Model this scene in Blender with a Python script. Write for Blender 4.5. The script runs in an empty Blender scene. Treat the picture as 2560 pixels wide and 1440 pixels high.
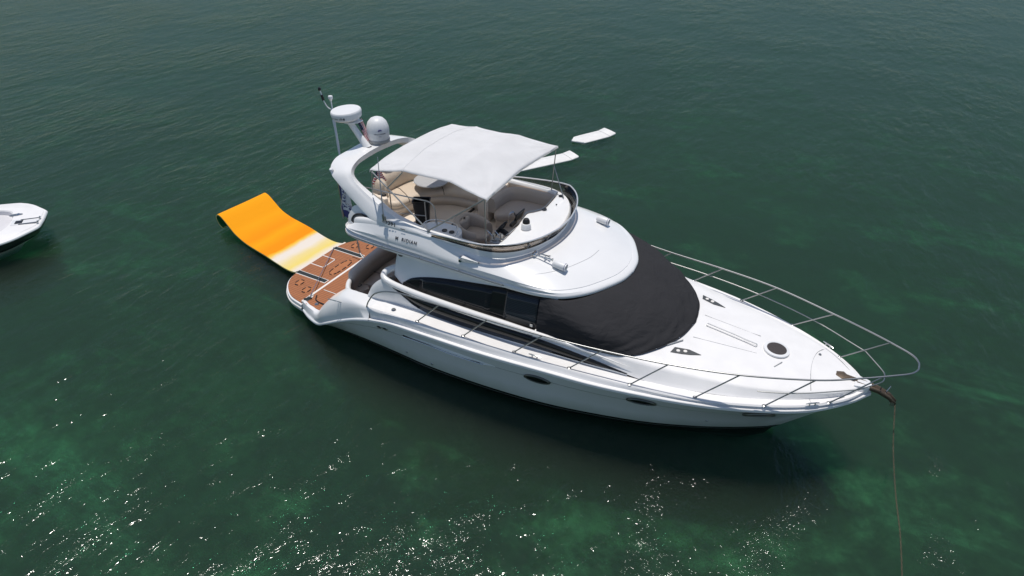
import bpy, bmesh, math, random
from mathutils import Vector, Matrix, noise
random.seed(7)
C = bpy.context.scene.collection
SC = bpy.context.scene
R = math.radians

# ------------------------------------------------------------------ camera
cam = bpy.data.cameras.new('camera'); co = bpy.data.objects.new('camera', cam); C.objects.link(co)
YAW, PIT, ROL = R(119.20), R(33.63), R(0.15)
f = Vector((math.cos(PIT)*math.cos(YAW), math.cos(PIT)*math.sin(YAW), -math.sin(PIT)))
r0 = Vector((math.sin(YAW), -math.cos(YAW), 0)); u0 = r0.cross(f)
rr = math.cos(ROL)*r0 + math.sin(ROL)*u0; uu = -math.sin(ROL)*r0 + math.cos(ROL)*u0
m3 = Matrix((rr, uu, -f)).transposed()
co.matrix_world = Matrix.Translation((11.347, -9.86, 8.875)) @ m3.to_4x4()
cam.sensor_width = 36; cam.lens = 1676.1/2560*36; cam.clip_end = 2000
SC.camera = co
# ------------------------------------------------------------------ light
SUN_EL, SUN_AZ = R(83.5), R(140)
w = bpy.data.worlds.new('World'); SC.world = w; w.use_nodes = True
nt = w.node_tree; bg = nt.nodes['Background']
sky = nt.nodes.new('ShaderNodeTexSky'); sky.sky_type = 'NISHITA'; sky.sun_disc = False
sky.sun_elevation = SUN_EL; sky.sun_rotation = math.pi/2 - SUN_AZ; sky.air_density = 1.0; sky.dust_density = .5; sky.ozone_density = 1.0; sky.air_density = .8
nt.links.new(sky.outputs[0], bg.inputs[0]); bg.inputs[1].default_value = 0.10
sl = bpy.data.lights.new('sun', 'SUN'); sl.energy = 3.4; sl.angle = R(0.55); sl.color = (1, .95, .89)
so = bpy.data.objects.new('sun', sl); C.objects.link(so)
sd = Vector((math.cos(SUN_EL)*math.cos(SUN_AZ), math.cos(SUN_EL)*math.sin(SUN_AZ), math.sin(SUN_EL)))
so.rotation_euler = sd.to_track_quat('Z', 'Y').to_euler(); so.location = (0, 0, 40)
SC.view_settings.view_transform = 'Standard'; SC.view_settings.look = 'None'
SC.view_settings.exposure = 0.0; SC.view_settings.gamma = 1
SC.cycles.max_bounces = 8; SC.cycles.transparent_max_bounces = 12
SC.cycles.sample_clamp_indirect = 6

# ------------------------------------------------------------------ materials
def mat(name, col, rough=.5, metal=0, coat=0, spec=.5, var=0, vscale=4, bump=0, bscale=30, sub=0):
    m = bpy.data.materials.new(name); m.use_nodes = True
    n = m.node_tree.nodes; l = m.node_tree.links; b = n['Principled BSDF']
    b.inputs['Base Color'].default_value = (*col, 1); b.inputs['Roughness'].default_value = rough
    b.inputs['Metallic'].default_value = metal; b.inputs['Coat Weight'].default_value = coat
    b.inputs['Coat Roughness'].default_value = .06
    b.inputs['Specular IOR Level'].default_value = spec
    if var or bump:
        tc = n.new('ShaderNodeTexCoord')
    if var:
        t = n.new('ShaderNodeTexNoise'); t.inputs['Scale'].default_value = vscale; t.inputs['Detail'].default_value = 5
        l.new(tc.outputs['Object'], t.inputs['Vector'])
        r = n.new('ShaderNodeMapRange'); r.inputs[1].default_value = .3; r.inputs[2].default_value = .7
        r.inputs[3].default_value = 1-var; r.inputs[4].default_value = 1+var*.6
        l.new(t.outputs[0], r.inputs[0])
        x = n.new('ShaderNodeMix'); x.data_type = 'RGBA'; x.blend_type = 'MULTIPLY'; x.inputs[0].default_value = 1
        x.inputs[6].default_value = (*col, 1); l.new(r.outputs[0], x.inputs[7]); l.new(x.outputs[2], b.inputs['Base Color'])
    if bump:
        t2 = n.new('ShaderNodeTexNoise'); t2.inputs['Scale'].default_value = bscale; t2.inputs['Detail'].default_value = 4
        l.new(tc.outputs['Object'], t2.inputs['Vector'])
        bp = n.new('ShaderNodeBump'); bp.inputs['Strength'].default_value = bump; bp.inputs['Distance'].default_value = .02
        l.new(t2.outputs[0], bp.inputs['Height']); l.new(bp.outputs[0], b.inputs['Normal'])
    return m

GEL = mat('gelcoat', (.80, .80, .79), .28, coat=.5, var=.035, vscale=1.7)
DECK = mat('deck_gelcoat', (.80, .79, .775), .5, var=.045, vscale=3, bump=.08, bscale=160)
BENCHV = mat('bench_vinyl', (.64, .545, .455), .5, var=.07, vscale=3, bump=.25, bscale=14)
CREAM = mat('cream_liner', (.76, .66, .55), .5, var=.05, vscale=3)
VINYL = mat('beige_vinyl', (.60, .50, .39), .5, var=.07, vscale=3, bump=.25, bscale=14)
TAUPE = mat('taupe_vinyl', (.47, .39, .32), .5, var=.07, vscale=3, bump=.25, bscale=14)
BLK = mat('black_plastic', (.012, .012, .013), .4)
RUB = mat('black_rubber', (.02, .02, .021), .6)
NAVYM = mat('navy_print', (.05, .05, .19), .6)
SS = mat('stainless', (.62, .63, .64), .22, metal=1)
RAILW = mat('polished_rail', (.80, .80, .80), .35, metal=.6)
PFR = mat('porthole_frame', (.16, .16, .145), .3, metal=.8)
SSD = mat('weathered_stainless', (.40, .40, .39), .35, metal=1)
GREYP = mat('grey_plastic', (.34, .35, .355), .5)
DOME = mat('dome_plastic', (.74, .745, .745), .42, var=.03)
TABLE = mat('grey_table', (.42, .42, .42), .35, var=.03)
LET = mat('letter_grey', (.07, .075, .085), .4)
RUSTY = mat('rusty_chain', (.115, .085, .055), .8, var=.4, vscale=30)
BRONZE = mat('anchor_steel', (.16, .12, .085), .5, metal=.6, var=.3, vscale=20)
CHOCK = mat('dark_grey_rubber', (.028, .036, .038), .55, var=.2, vscale=12)
BOARD = mat('white_foam_board', (.78, .77, .74), .5, var=.06, vscale=5)
WSTRIPE = mat('white_seam', (.78, .75, .70), .5)
ROPE = mat('blue_grey_rope', (.12, .13, .19), .8)
NAVYH = mat('dark_hull_paint', (.012, .018, .018), .15, coat=.5)
CUSHW = mat('white_cushion', (.66, .65, .66), .5, var=.05, bump=.2, bscale=12)

def canvas(name, col, s, trans, fold=.5):
    m = mat(name, col, .85, var=.06, vscale=2.5)
    n = m.node_tree.nodes; l = m.node_tree.links; b = n['Principled BSDF']
    tc = n.new('ShaderNodeTexCoord'); mp = n.new('ShaderNodeMapping'); mp.inputs['Scale'].default_value = s
    l.new(tc.outputs['Object'], mp.inputs[0])
    t = n.new('ShaderNodeTexNoise'); t.inputs['Scale'].default_value = 2.2; t.inputs['Detail'].default_value = 6
    t.inputs['Roughness'].default_value = .55; t.inputs['Distortion'].default_value = .6
    l.new(mp.outputs[0], t.inputs['Vector'])
    bp = n.new('ShaderNodeBump'); bp.inputs['Strength'].default_value = fold; bp.inputs['Distance'].default_value = .06
    l.new(t.outputs[0], bp.inputs['Height']); l.new(bp.outputs[0], b.inputs['Normal'])
    b.inputs['Specular IOR Level'].default_value = .15
    if trans:
        tr = n.new('ShaderNodeBsdfTranslucent'); tr.inputs[0].default_value = (*col, 1)
        mx = n.new('ShaderNodeMixShader'); mx.inputs[0].default_value = trans
        l.new(b.outputs[0], mx.inputs[1]); l.new(tr.outputs[0], mx.inputs[2]); l.new(mx.outputs[0], n['Material Output'].inputs[0])
    return m
BIM = canvas('white_canvas', (.90, .90, .90), (.6, 1.6, 1), .40, .5)
COVER = canvas('black_canvas', (.032, .032, .0345), (.9, 1.0, 1.6), 0, .9)

def glass_dark(name, col, blinds=False, cl=(.035, .042, .052)):
    m = mat(name, col, .04, coat=0, spec=.32)
    if blinds:
        n = m.node_tree.nodes; l = m.node_tree.links; b = n['Principled BSDF']
        tc = n.new('ShaderNodeTexCoord'); wv = n.new('ShaderNodeTexWave'); wv.bands_direction = 'Z'
        wv.inputs['Scale'].default_value = 11; wv.inputs['Distortion'].default_value = .3
        l.new(tc.outputs['Object'], wv.inputs['Vector'])
        cr_ = n.new('ShaderNodeMix'); cr_.data_type = 'RGBA'
        cr_.inputs[6].default_value = (*[c*.55 for c in cl], 1); cr_.inputs[7].default_value = (*cl, 1)
        l.new(wv.outputs['Fac'], cr_.inputs[0]); l.new(cr_.outputs[2], b.inputs['Base Color'])
    return m
GLS = glass_dark('dark_window_glass', (.010, .011, .012))
GLB = glass_dark('window_with_blind', (.02, .024, .03), True)
GLB2 = glass_dark('window_with_dim_blind', (.02, .024, .03), True, (.017, .020, .025))
PORT = glass_dark('porthole_glass', (.012, .014, .012))

def smoked():
    m = bpy.data.materials.new('smoked_acrylic'); m.use_nodes = True
    n = m.node_tree.nodes; l = m.node_tree.links; n.remove(n['Principled BSDF'])
    t = n.new('ShaderNodeBsdfTransparent'); t.inputs[0].default_value = (.80, .735, .67, 1)
    g = n.new('ShaderNodeBsdfGlossy'); g.inputs['Roughness'].default_value = .05; g.inputs[0].default_value = (.9, .9, .9, 1)
    fr = n.new('ShaderNodeFresnel'); fr.inputs[0].default_value = 1.45
    mx = n.new('ShaderNodeMixShader'); l.new(fr.outputs[0], mx.inputs[0]); l.new(t.outputs[0], mx.inputs[1]); l.new(g.outputs[0], mx.inputs[2])
    l.new(mx.outputs[0], n['Material Output'].inputs[0]); return m
SMOKE = smoked()

def hullmat():
    m = mat('hull_gelcoat', (.80, .80, .80), .16, coat=.4)
    n = m.node_tree.nodes; l = m.node_tree.links; b = n['Principled BSDF']
    g = n.new('ShaderNodeNewGeometry'); s = n.new('ShaderNodeSeparateXYZ'); l.new(g.outputs['Position'], s.inputs[0])
    t = n.new('ShaderNodeTexNoise'); t.inputs['Scale'].default_value = 2.2; t.inputs['Detail'].default_value = 6
    mp = n.new('ShaderNodeMapping'); mp.inputs['Scale'].default_value = (1, 1, .35); l.new(g.outputs['Position'], mp.inputs[0]); l.new(mp.outputs[0], t.inputs['Vector'])
    ad = n.new('ShaderNodeMath'); ad.operation = 'MULTIPLY_ADD'; ad.inputs[1].default_value = .30; ad.inputs[2].default_value = -.16
    l.new(t.outputs[0], ad.inputs[0]); a2 = n.new('ShaderNodeMath'); a2.operation = 'SUBTRACT'; l.new(s.outputs[2], a2.inputs[0]); l.new(ad.outputs[0], a2.inputs[1])
    # waterline scum: faint green-grey film low on the topsides
    rp = n.new('ShaderNodeMapRange'); rp.inputs[1].default_value = .22; rp.inputs[2].default_value = .62; l.new(a2.outputs[0], rp.inputs[0])
    sc = n.new('ShaderNodeMix'); sc.data_type = 'RGBA'; sc.inputs[6].default_value = (.60, .62, .54, 1); sc.inputs[7].default_value = (.80, .80, .80, 1)
    l.new(rp.outputs[0], sc.inputs[0])
    # boot stripe: black antifouling below, thin tan line
    cr_ = n.new('ShaderNodeValToRGB'); cr_.color_ramp.interpolation = 'CONSTANT'
    e = cr_.color_ramp.elements; e[0].position = 0; e[0].color = (0, 0, 0, 1); e[1].position = .545; e[1].color = (1, 1, 1, 1)
    q_ = e.new(.36); q_.color = (.28, .28, .28, 1); q_ = e.new(.41); q_.color = (0, 0, 0, 1)
    mr = n.new('ShaderNodeMapRange'); mr.inputs[1].default_value = .0; mr.inputs[2].default_value = .44; l.new(s.outputs[2], mr.inputs[0]); l.new(mr.outputs[0], cr_.inputs[0])
    mx = n.new('ShaderNodeMix'); mx.data_type = 'RGBA'; mx.inputs[6].default_value = (.012, .012, .012, 1)
    l.new(cr_.outputs[0], mx.inputs[0]); l.new(sc.outputs[2], mx.inputs[7]); l.new(mx.outputs[2], b.inputs['Base Color'])
    return m
HULL = hullmat()

def teakmat(name='teak_foam', col=(.37, .135, .05), seam=(.10, .05, .028), pitch=.055):
    m = mat(name, col, .75); n = m.node_tree.nodes; l = m.node_tree.links; b = n['Principled BSDF']
    g = n.new('ShaderNodeNewGeometry'); s = n.new('ShaderNodeSeparateXYZ'); l.new(g.outputs['Position'], s.inputs[0])
    md = n.new('ShaderNodeMath'); md.operation = 'DIVIDE'; md.inputs[1].default_value = pitch; l.new(s.outputs[1], md.inputs[0])
    fr = n.new('ShaderNodeMath'); fr.operation = 'FRACT'; l.new(md.outputs[0], fr.inputs[0])
    lt = n.new('ShaderNodeMath'); lt.operation = 'LESS_THAN'; lt.inputs[1].default_value = .17; l.new(fr.outputs[0], lt.inputs[0])
    t = n.new('ShaderNodeTexNoise'); t.inputs['Scale'].default_value = 6; t.inputs['Detail'].default_value = 6
    mp = n.new('ShaderNodeMapping'); mp.inputs['Scale'].default_value = (.6, 5, 1); l.new(g.outputs['Position'], mp.inputs[0]); l.new(mp.outputs[0], t.inputs['Vector'])
    a = n.new('ShaderNodeMix'); a.data_type = 'RGBA'; a.inputs[6].default_value = (*[c*.72 for c in col], 1); a.inputs[7].default_value = (*[c*1.22 for c in col], 1)
    l.new(t.outputs[0], a.inputs[0])
    mx = n.new('ShaderNodeMix'); mx.data_type = 'RGBA'; mx.inputs[7].default_value = (*seam, 1)
    l.new(lt.outputs[0], mx.inputs[0]); l.new(a.outputs[2], mx.inputs[6]); l.new(mx.outputs[2], b.inputs['Base Color'])
    return m
TEAK = teakmat()
TEAKP = mat('plain_teak_foam', (.40, .15, .055), .75, var=.12, vscale=8)

def noise_nodes(n, l, g):
    def nz(scale, det, rot=0, sc=(1, 1, 1), dist=0, rough=.5):
        mp = n.new('ShaderNodeMapping'); mp.inputs['Rotation'].default_value = (0, 0, rot); mp.inputs['Scale'].default_value = sc
        l.new(g.outputs['Position'], mp.inputs[0]); t = n.new('ShaderNodeTexNoise'); t.inputs['Scale'].default_value = scale
        t.inputs['Detail'].default_value = det; t.inputs['Distortion'].default_value = dist; t.inputs['Roughness'].default_value = rough
        l.new(mp.outputs[0], t.inputs['Vector']); return t.outputs[0]
    def rng(x, a, b_, c=0, d=1):
        r = n.new('ShaderNodeMapRange'); r.interpolation_type = 'SMOOTHSTEP'
        for i, v in zip((1, 2, 3, 4), (a, b_, c, d)): r.inputs[i].default_value = v
        l.new(x, r.inputs[0]); return r.outputs[0]
    def mixc(fac, a, b_):
        x = n.new('ShaderNodeMix'); x.data_type = 'RGBA'; l.new(fac, x.inputs[0])
        for i, v in ((6, a), (7, b_)):
            if isinstance(v, tuple): x.inputs[i].default_value = (*v, 1)
            else: l.new(v, x.inputs[i])
        return x.outputs[2]
    return nz, rng, mixc
def bedmat():
    m = mat('sea_bed', (.2, .2, .1), .9); n = m.node_tree.nodes; l = m.node_tree.links; b = n['Principled BSDF']
    b.inputs['Specular IOR Level'].default_value = 0
    b.subsurface_method = 'BURLEY'; b.inputs['Subsurface Weight'].default_value = 1; b.inputs['Subsurface Radius'].default_value = (1, 1, 1); b.inputs['Subsurface Scale'].default_value = .45
    g = n.new('ShaderNodeNewGeometry'); nz, rng, mixc = noise_nodes(n, l, g)
    big = rng(nz(.10, 4, .5, (1, 1, 1), .8), .36, .66)
    med = rng(nz(.42, 8, .9, (1, 1.3, 1), .25, .66), .50, .70)
    stre = rng(nz(.26, 8, -.35, (.35, 1.7, 1), .15, .68), .56, .76)
    c = mixc(big, WA, WB); c = mixc(med, c, WC); c = mixc(stre, c, WD)
    fine = rng(nz(2.2, 8, .3, (1, 1, 1), .2, .7), .32, .68, .45, 1.5)
    mm = n.new('ShaderNodeMix'); mm.data_type = 'RGBA'; mm.blend_type = 'MULTIPLY'; mm.inputs[0].default_value = 1; l.new(c, mm.inputs[6]); l.new(fine, mm.inputs[7]); c = mm.outputs[2]
    l.new(c, b.inputs['Base Color']); return m
WA, WB, WC, WD = (.03, .035, .02), (.08, .09, .05), (.27, .28, .18), (.40, .43, .32)
def watermat():
    m = bpy.data.materials.new('sea_water'); m.use_nodes = True
    n = m.node_tree.nodes; l = m.node_tree.links; n.remove(n['Principled BSDF']); out = n['Material Output']
    g = n.new('ShaderNodeNewGeometry'); nz, rng, mixc = noise_nodes(n, l, g)
    mus = rng(nz(.16, 3, .2), .35, .65, .55, 1.2)       # gusts: where the wind ruffles more
    h1 = nz(1.2, 3, WROT+.15, (1, .40, 1), .5)
    h2 = nz(3.3, 4, WROT-.15, (1, .42, 1), .5, .6)
    h3 = nz(11, 3, WROT, (1, .75, 1), .3, .6)
    def ma(x, k, add=None):
        q = n.new('ShaderNodeMath'); q.operation = 'MULTIPLY_ADD'; l.new(x, q.inputs[0]); q.inputs[1].default_value = k
        if add is None: q.inputs[2].default_value = 0
        else: l.new(add, q.inputs[2])
        return q.outputs[0]
    h = ma(h1, WH[0], ma(h2, WH[1]))
    q0 = n.new('ShaderNodeMath'); q0.operation = 'MULTIPLY'; l.new(h, q0.inputs[0]); l.new(mus, q0.inputs[1])
    cap = rng(nz(.75, 5, WROT, (1, .6, 1), .8, .62), .48, .74, .14, 1.05)     # cat's-paws of fine capillary ripples
    sp_ = n.new('ShaderNodeSeparateXYZ'); l.new(g.outputs['Position'], sp_.inputs[0])
    dx_ = n.new('ShaderNodeMath'); dx_.operation = 'MULTIPLY'; dx_.inputs[1].default_value = -.78; l.new(sp_.outputs[0], dx_.inputs[0])
    dd = n.new('ShaderNodeMath'); dd.operation = 'ADD'; l.new(dx_.outputs[0], dd.inputs[0]); l.new(sp_.outputs[1], dd.inputs[1])
    loc = rng(dd.outputs[0], -5.5, -11.8, .10, 1.0)          # fine ripples made stronger towards the camera, shaped to gather sun glints there
    qc = n.new('ShaderNodeMath'); qc.operation = 'MULTIPLY'; l.new(cap, qc.inputs[0]); l.new(loc, qc.inputs[1])
    q3 = n.new('ShaderNodeMath'); q3.operation = 'MULTIPLY'; l.new(ma(h3, WH[2]), q3.inputs[0]); l.new(qc.outputs[0], q3.inputs[1])
    am = rng(dd.outputs[0], -2.5, -11.5, .95, 1.45); qa = n.new('ShaderNodeMath'); qa.operation = 'MULTIPLY'; l.new(q0.outputs[0], qa.inputs[0]); l.new(am, qa.inputs[1])
    q = n.new('ShaderNodeMath'); q.operation = 'ADD'; l.new(qa.outputs[0], q.inputs[0]); l.new(q3.outputs[0], q.inputs[1])
    bp = n.new('ShaderNodeBump'); bp.inputs['Strength'].default_value = 1.0; bp.inputs['Distance'].default_value = 1.0
    l.new(q.outputs[0], bp.inputs['Height'])
    lw = n.new('ShaderNodeLayerWeight'); lw.inputs[0].default_value = .5; l.new(bp.outputs[0], lw.inputs['Normal'])
    pw = n.new('ShaderNodeMath'); pw.operation = 'POWER'; l.new(lw.outputs['Facing'], pw.inputs[0]); pw.inputs[1].default_value = 5
    fr = n.new('ShaderNodeMath'); fr.operation = 'MULTIPLY_ADD'; l.new(pw.outputs[0], fr.inputs[0]); fr.inputs[1].default_value = .31; fr.inputs[2].default_value = .022
    gl = n.new('ShaderNodeBsdfGlossy'); gl.inputs['Roughness'].default_value = .105; gl.inputs[0].default_value = (1, 1, 1, 1); l.new(bp.outputs[0], gl.inputs['Normal'])
    tr = n.new('ShaderNodeBsdfTransparent')
    mx = n.new('ShaderNodeMixShader'); l.new(fr.outputs[0], mx.inputs[0]); l.new(tr.outputs[0], mx.inputs[1]); l.new(gl.outputs[0], mx.inputs[2])
    l.new(mx.outputs[0], out.inputs['Surface'])
    vs = n.new('ShaderNodeVolumeScatter'); vs.inputs['Density'].default_value = VS[0]; vs.inputs['Color'].default_value = (*VS[1], 1)
    va = n.new('ShaderNodeVolumeAbsorption'); va.inputs['Density'].default_value = VA[0]; va.inputs['Color'].default_value = (*VA[1], 1)
    ad = n.new('ShaderNodeAddShader'); l.new(vs.outputs[0], ad.inputs[0]); l.new(va.outputs[0], ad.inputs[1]); l.new(ad.outputs[0], out.inputs['Volume'])
    return m
WROT = 1.0; WH = (.064, .056, .072)
VS = (.23, (.54, .60, .49)); VA = (1.30, (.12, .60, .42))

# ------------------------------------------------------------------ mesh helpers
def V(*a): return Vector(a)
def cr(pts, n, closed=False):
    """uniform Catmull-Rom through pts -> n samples"""
    P = [Vector(p) for p in pts]; k = len(P); out = []
    segs = k if closed else k-1
    for i in range(n):
        t = i*segs/(n if closed else n-1); j = min(int(t), segs-1); u = t-j
        g = (lambda q: P[q % k]) if closed else (lambda q: P[max(0, min(k-1, q))])
        a, b, c, d = g(j-1), g(j), g(j+1), g(j+2)
        if not closed:
            if j == 0: a = b*2-c
            if j == k-2: d = c*2-b
        out.append(.5*((2*b)+(c-a)*u+(2*a-5*b+4*c-d)*u*u+(3*b-a-3*c+d)*u**3))
    return out
class MB:
    def __init__(s): s.v = []; s.f = []
    def grid(s, rows, cu=False, cv=False):
        b = len(s.v); n = len(rows[0]); m = len(rows)
        for r in rows: s.v += [Vector(p) for p in r]
        for i in range(m if cu else m-1):
            for j in range(n if cv else n-1):
                i2, j2 = (i+1) % m, (j+1) % n
                s.f.append((b+i*n+j, b+i*n+j2, b+i2*n+j2, b+i2*n+j))
        return s
    def face(s, pts):
        b = len(s.v); s.v += [Vector(p) for p in pts]; s.f.append(tuple(range(b, b+len(pts)))); return s
    def tube(s, pts, r, seg=8, closed=False, cap=True):
        P = [Vector(p) for p in pts]; n = len(P); rows = []; up = None
        for i in range(n):
            a = P[(i-1) % n] if closed or i > 0 else P[i]; c = P[(i+1) % n] if closed or i < n-1 else P[i]
            d = (c-a).normalized()
            if up is None: up = Vector((0, 0, 1)) if abs(d.z) < .9 else Vector((1, 0, 0))
            x = d.cross(up)
            if x.length < 1e-4: x = d.orthogonal()
            x.normalize(); y = x.cross(d).normalized(); up = y
            rad = r[i] if isinstance(r, (list, tuple)) else r
            rows.append([P[i]+rad*(math.cos(q)*x+math.sin(q)*y) for q in [2*math.pi*k/seg for k in range(seg)]])
        s.grid(rows, closed, True)
        if cap and not closed: s.face(rows[0][::-1]); s.face(rows[-1])
        return s
    def lathe(s, prof, loc=(0, 0, 0), rot=None, seg=28):
        rows = []
        for k in range(seg):
            a = 2*math.pi*k/seg
            rows.append([Vector((p[0]*math.cos(a), p[0]*math.sin(a), p[1])) for p in prof])
        if rot is not None: rows = [[rot @ p for p in q] for q in rows]
        rows = [[p+Vector(loc) for p in q] for q in rows]
        return s.grid(rows, True, False)
    def box(s, c, d, rot=None):
        b = len(s.v)
        for i in (-1, 1):
            for j in (-1, 1):
                for k in (-1, 1):
                    p = Vector((i*d[0]/2, j*d[1]/2, k*d[2]/2))
                    if rot is not None: p = rot @ p
                    s.v.append(p+Vector(c))
        for q in ((0, 1, 3, 2), (4, 6, 7, 5), (0, 4, 5, 1), (2, 3, 7, 6), (0, 2, 6, 4), (1, 5, 7, 3)): s.f.append(tuple(b+i for i in q))
        return s
    def prism(s, outline, z0, z1, mid=None):
        n = len(outline); b = len(s.v)
        a = [Vector((p[0], p[1], z0 if len(p) < 3 else p[2]+z0)) for p in outline]; t = [Vector((p[0], p[1], z1 if len(p) < 3 else p[2]+z1)) for p in outline]
        s.v += a+t
        s.f.append(tuple(range(b+n-1, b-1, -1))); s.f.append(tuple(range(b+n, b+2*n)))
        for i in range(n): j = (i+1) % n; s.f.append((b+i, b+j, b+n+j, b+n+i))
        return s
    def pillow(s, outline, z0, z1, r=.04):
        """rounded-edge cushion over a convex-ish outline"""
        P = [Vector((p[0], p[1], 0)) for p in outline]; c = sum(P, Vector())/len(P)
        def ins(d): return [p-(p-c).normalized()*d for p in P]
        rows = []
        for d, z in ((r*.6, z0), (0, z0+r*.6), (0, z1-r), (r*.3, z1-r*.3), (r, z1), (r*3, z1+r*.15)):
            rows.append([q+Vector((0, 0, z)) for q in ins(d)])
        s.grid(rows, False, True); s.face(rows[0][::-1]); s.face(rows[-1]); return s
    def build(s, name, m, parent=None, smooth=True, mirror=False, thick=0, off=-1, angle=35, bev=0, sub=0):
        v, f = s.v, s.f
        if mirror:
            n = len(v); v = v+[Vector((p.x, -p.y, p.z)) for p in v]; f = f+[tuple(i+n for i in reversed(q)) for q in f]
        o = ORG if parent is not None and parent.get('_y') else Vector()
        me = bpy.data.meshes.new(name); me.from_pydata([tuple(p-o) for p in v], [], f)
        b = bmesh.new(); b.from_mesh(me); bmesh.ops.remove_doubles(b, verts=b.verts, dist=1e-5)
        bmesh.ops.recalc_face_normals(b, faces=b.faces)
        if bev: bmesh.ops.bevel(b, geom=[e for e in b.edges if e.is_manifold and e.calc_face_angle(0) > .6], offset=bev, segments=2, affect='EDGES', profile=.6)
        b.to_mesh(me); b.free()
        me.materials.append(m)
        for p in me.polygons: p.use_smooth = smooth
        if smooth: me.set_sharp_from_angle(angle=R(angle))
        ob = bpy.data.objects.new(name, me); C.objects.link(ob)
        if parent is not None:
            ob.parent = parent
            if parent.get('_y'): ob['_y'] = 1
        if sub:
            sm = ob.modifiers.new('smooth', 'SUBSURF'); sm.levels = sm.render_levels = sub
        if thick:
            md = ob.modifiers.new('shell', 'SOLIDIFY'); md.thickness = thick; md.offset = off
        return ob
def mir(p): return Vector((p[0], -p[1], p[2]))
def S(pts): return [Vector((p[0], -abs(p[1]) if p[1] >= 0 else p[1], p[2])) for p in pts]   # positive y -> starboard
def lerp(a, b, t): return Vector(a)*(1-t)+Vector(b)*t
def thing(name, loc, label, cat, group=None):
    o = bpy.data.objects.new(name, None); C.objects.link(o); o.location = loc; o['label'] = label; o['category'] = cat
    o.empty_display_size = .2
    if group: o['group'] = group
    return o
def tag(o, label, cat, group=None):
    o['label'] = label; o['category'] = cat
    if group: o['group'] = group
    return o
def text_mb(s, size, ex=.004):
    cu = bpy.data.curves.new('t', 'FONT'); cu.body = s; cu.size = size; cu.extrude = ex; cu.space_character = 1.25; cu.offset = size*.018
    ob = bpy.data.objects.new('t', cu); C.objects.link(ob)
    bpy.context.view_layer.update()
    me = bpy.data.meshes.new_from_object(ob.evaluated_get(bpy.context.evaluated_depsgraph_get()))
    mb = MB(); mb.v = [v.co.copy() for v in me.vertices]; mb.f = [tuple(p.vertices) for p in me.polygons]
    bpy.data.objects.remove(ob); bpy.data.curves.remove(cu); bpy.data.meshes.remove(me)
    return mb
def place(mb, o, ex, ey):
    """map text plane x->ex, y->ey, z->normal at o"""
    ex = Vector(ex).normalized(); ey = Vector(ey); ez = ex.cross(ey).normalized(); ey = ez.cross(ex)
    mb.v = [Vector(o)+ex*p.x+ey*p.y+ez*p.z for p in mb.v]; return mb

# ================================================================== water
WZ = .10
def water():
    mb = MB(); mb.box((0, 100, (WZ-BED)/2), (500, 460, WZ+BED))
    o = mb.build('water', watermat(), smooth=False); o['kind'] = 'structure'
    mb = MB(); rows = []
    for i in range(61):
        rows.append([Vector((-250+500*i/60, -130+460*j/60, -BED+.02+.25*noise.noise(Vector((i*.7, j*.7, 0))))) for j in range(61)])
    o = MB().grid(rows).build('seabed', bedmat()); o['kind'] = 'structure'
BED = 1.05
SC.cycles.volume_bounces = 1
water()

# ================================================================== yacht
ORG = Vector((6.3, 0, WZ))
Yt = thing('motor_yacht', ORG, 'large white motor yacht with flybridge, white sun canopy and black windscreen cover', 'yacht')
Yt['_y'] = 1
def part(mb, name, m, parent=None, sides=False, **k):
    if sides:      # a piece on each side of the boat: two objects
        o = mb.build(name, m, parent or Yt, **k)
        q = MB(); q.v = [Vector((p.x, -p.y, p.z)) for p in mb.v]; q.f = [tuple(reversed(t)) for t in mb.f]
        q.build(name, m, parent or Yt, **k); return o
    return mb.build(name, m, parent or Yt, **k)

# ---- hull lines (positive y, mirrored)
LIP = [(1.5,1.62,.27),(1.8,1.76,.27),(2.15,1.87,.31),(2.5,1.98,.52),(2.95,2.04,.78),(3.4,2.07,1.0),(3.85,2.10,1.17),(4.4,2.13,1.29),(5.2,2.15,1.34),(6.4,2.14,1.38),(7.6,2.05,1.41),(8.6,1.94,1.42),(9.83,1.67,1.43),(10.71,1.36,1.43),(11.55,.94,1.44),(12.1,.46,1.45),(12.44,.0,1.46)]
WLX = [1.5,1.75,2.0,2.35,2.75,3.2,3.6,4.15,4.95,6.05,7.15,8.0,9.0,9.8,10.5,10.95,11.2]
WLY = [1.48,1.55,1.57,1.59,1.61,1.63,1.65,1.68,1.72,1.68,1.57,1.40,1.12,.80,.45,.18,0]
WLN = [(x, y, .1) for x, y in zip(WLX, WLY)]
N = 65
lip = cr(LIP, N); wln = cr(WLN, N)
for p in lip+wln: p.y = max(p.y, 0)
def hull_pt(i, t):   # t 0 lip .. 1 waterline
    a, b = lip[i], wln[i]; q = a.lerp(b, t); k = i/(N-1)
    bul = -.02*math.sin(math.pi*t)*(1 if k < .55 else 1+(k-.55)/.12)*min(1, q.y/.4)
    if a.z < .9: bul *= max(0, (a.z-.3)/.6)
    q.y = max(0, q.y+bul); return q
rows = []
for i in range(N):
    r = [hull_pt(i, t/8) for t in range(9)]; fx_ = max(0, (wln[i].x-6)/5)
    r += [Vector((wln[i].x-.10*fx_, wln[i].y*.85, -.10)), Vector((wln[i].x-.45*fx_, wln[i].y*.55, -.38)), Vector((wln[i].x-.8*fx_, 0, -.55))]
    rows.append(r)
hm = MB(); hm.grid(rows); hm.face([*rows[0], ])
hull = part(hm, 'hull', HULL, mirror=True)
def hull_pf(i, t):
    k = max(0, min(N-2, int(i))); u = i-k; return hull_pt(k, t).lerp(hull_pt(k+1, t), u)
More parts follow.
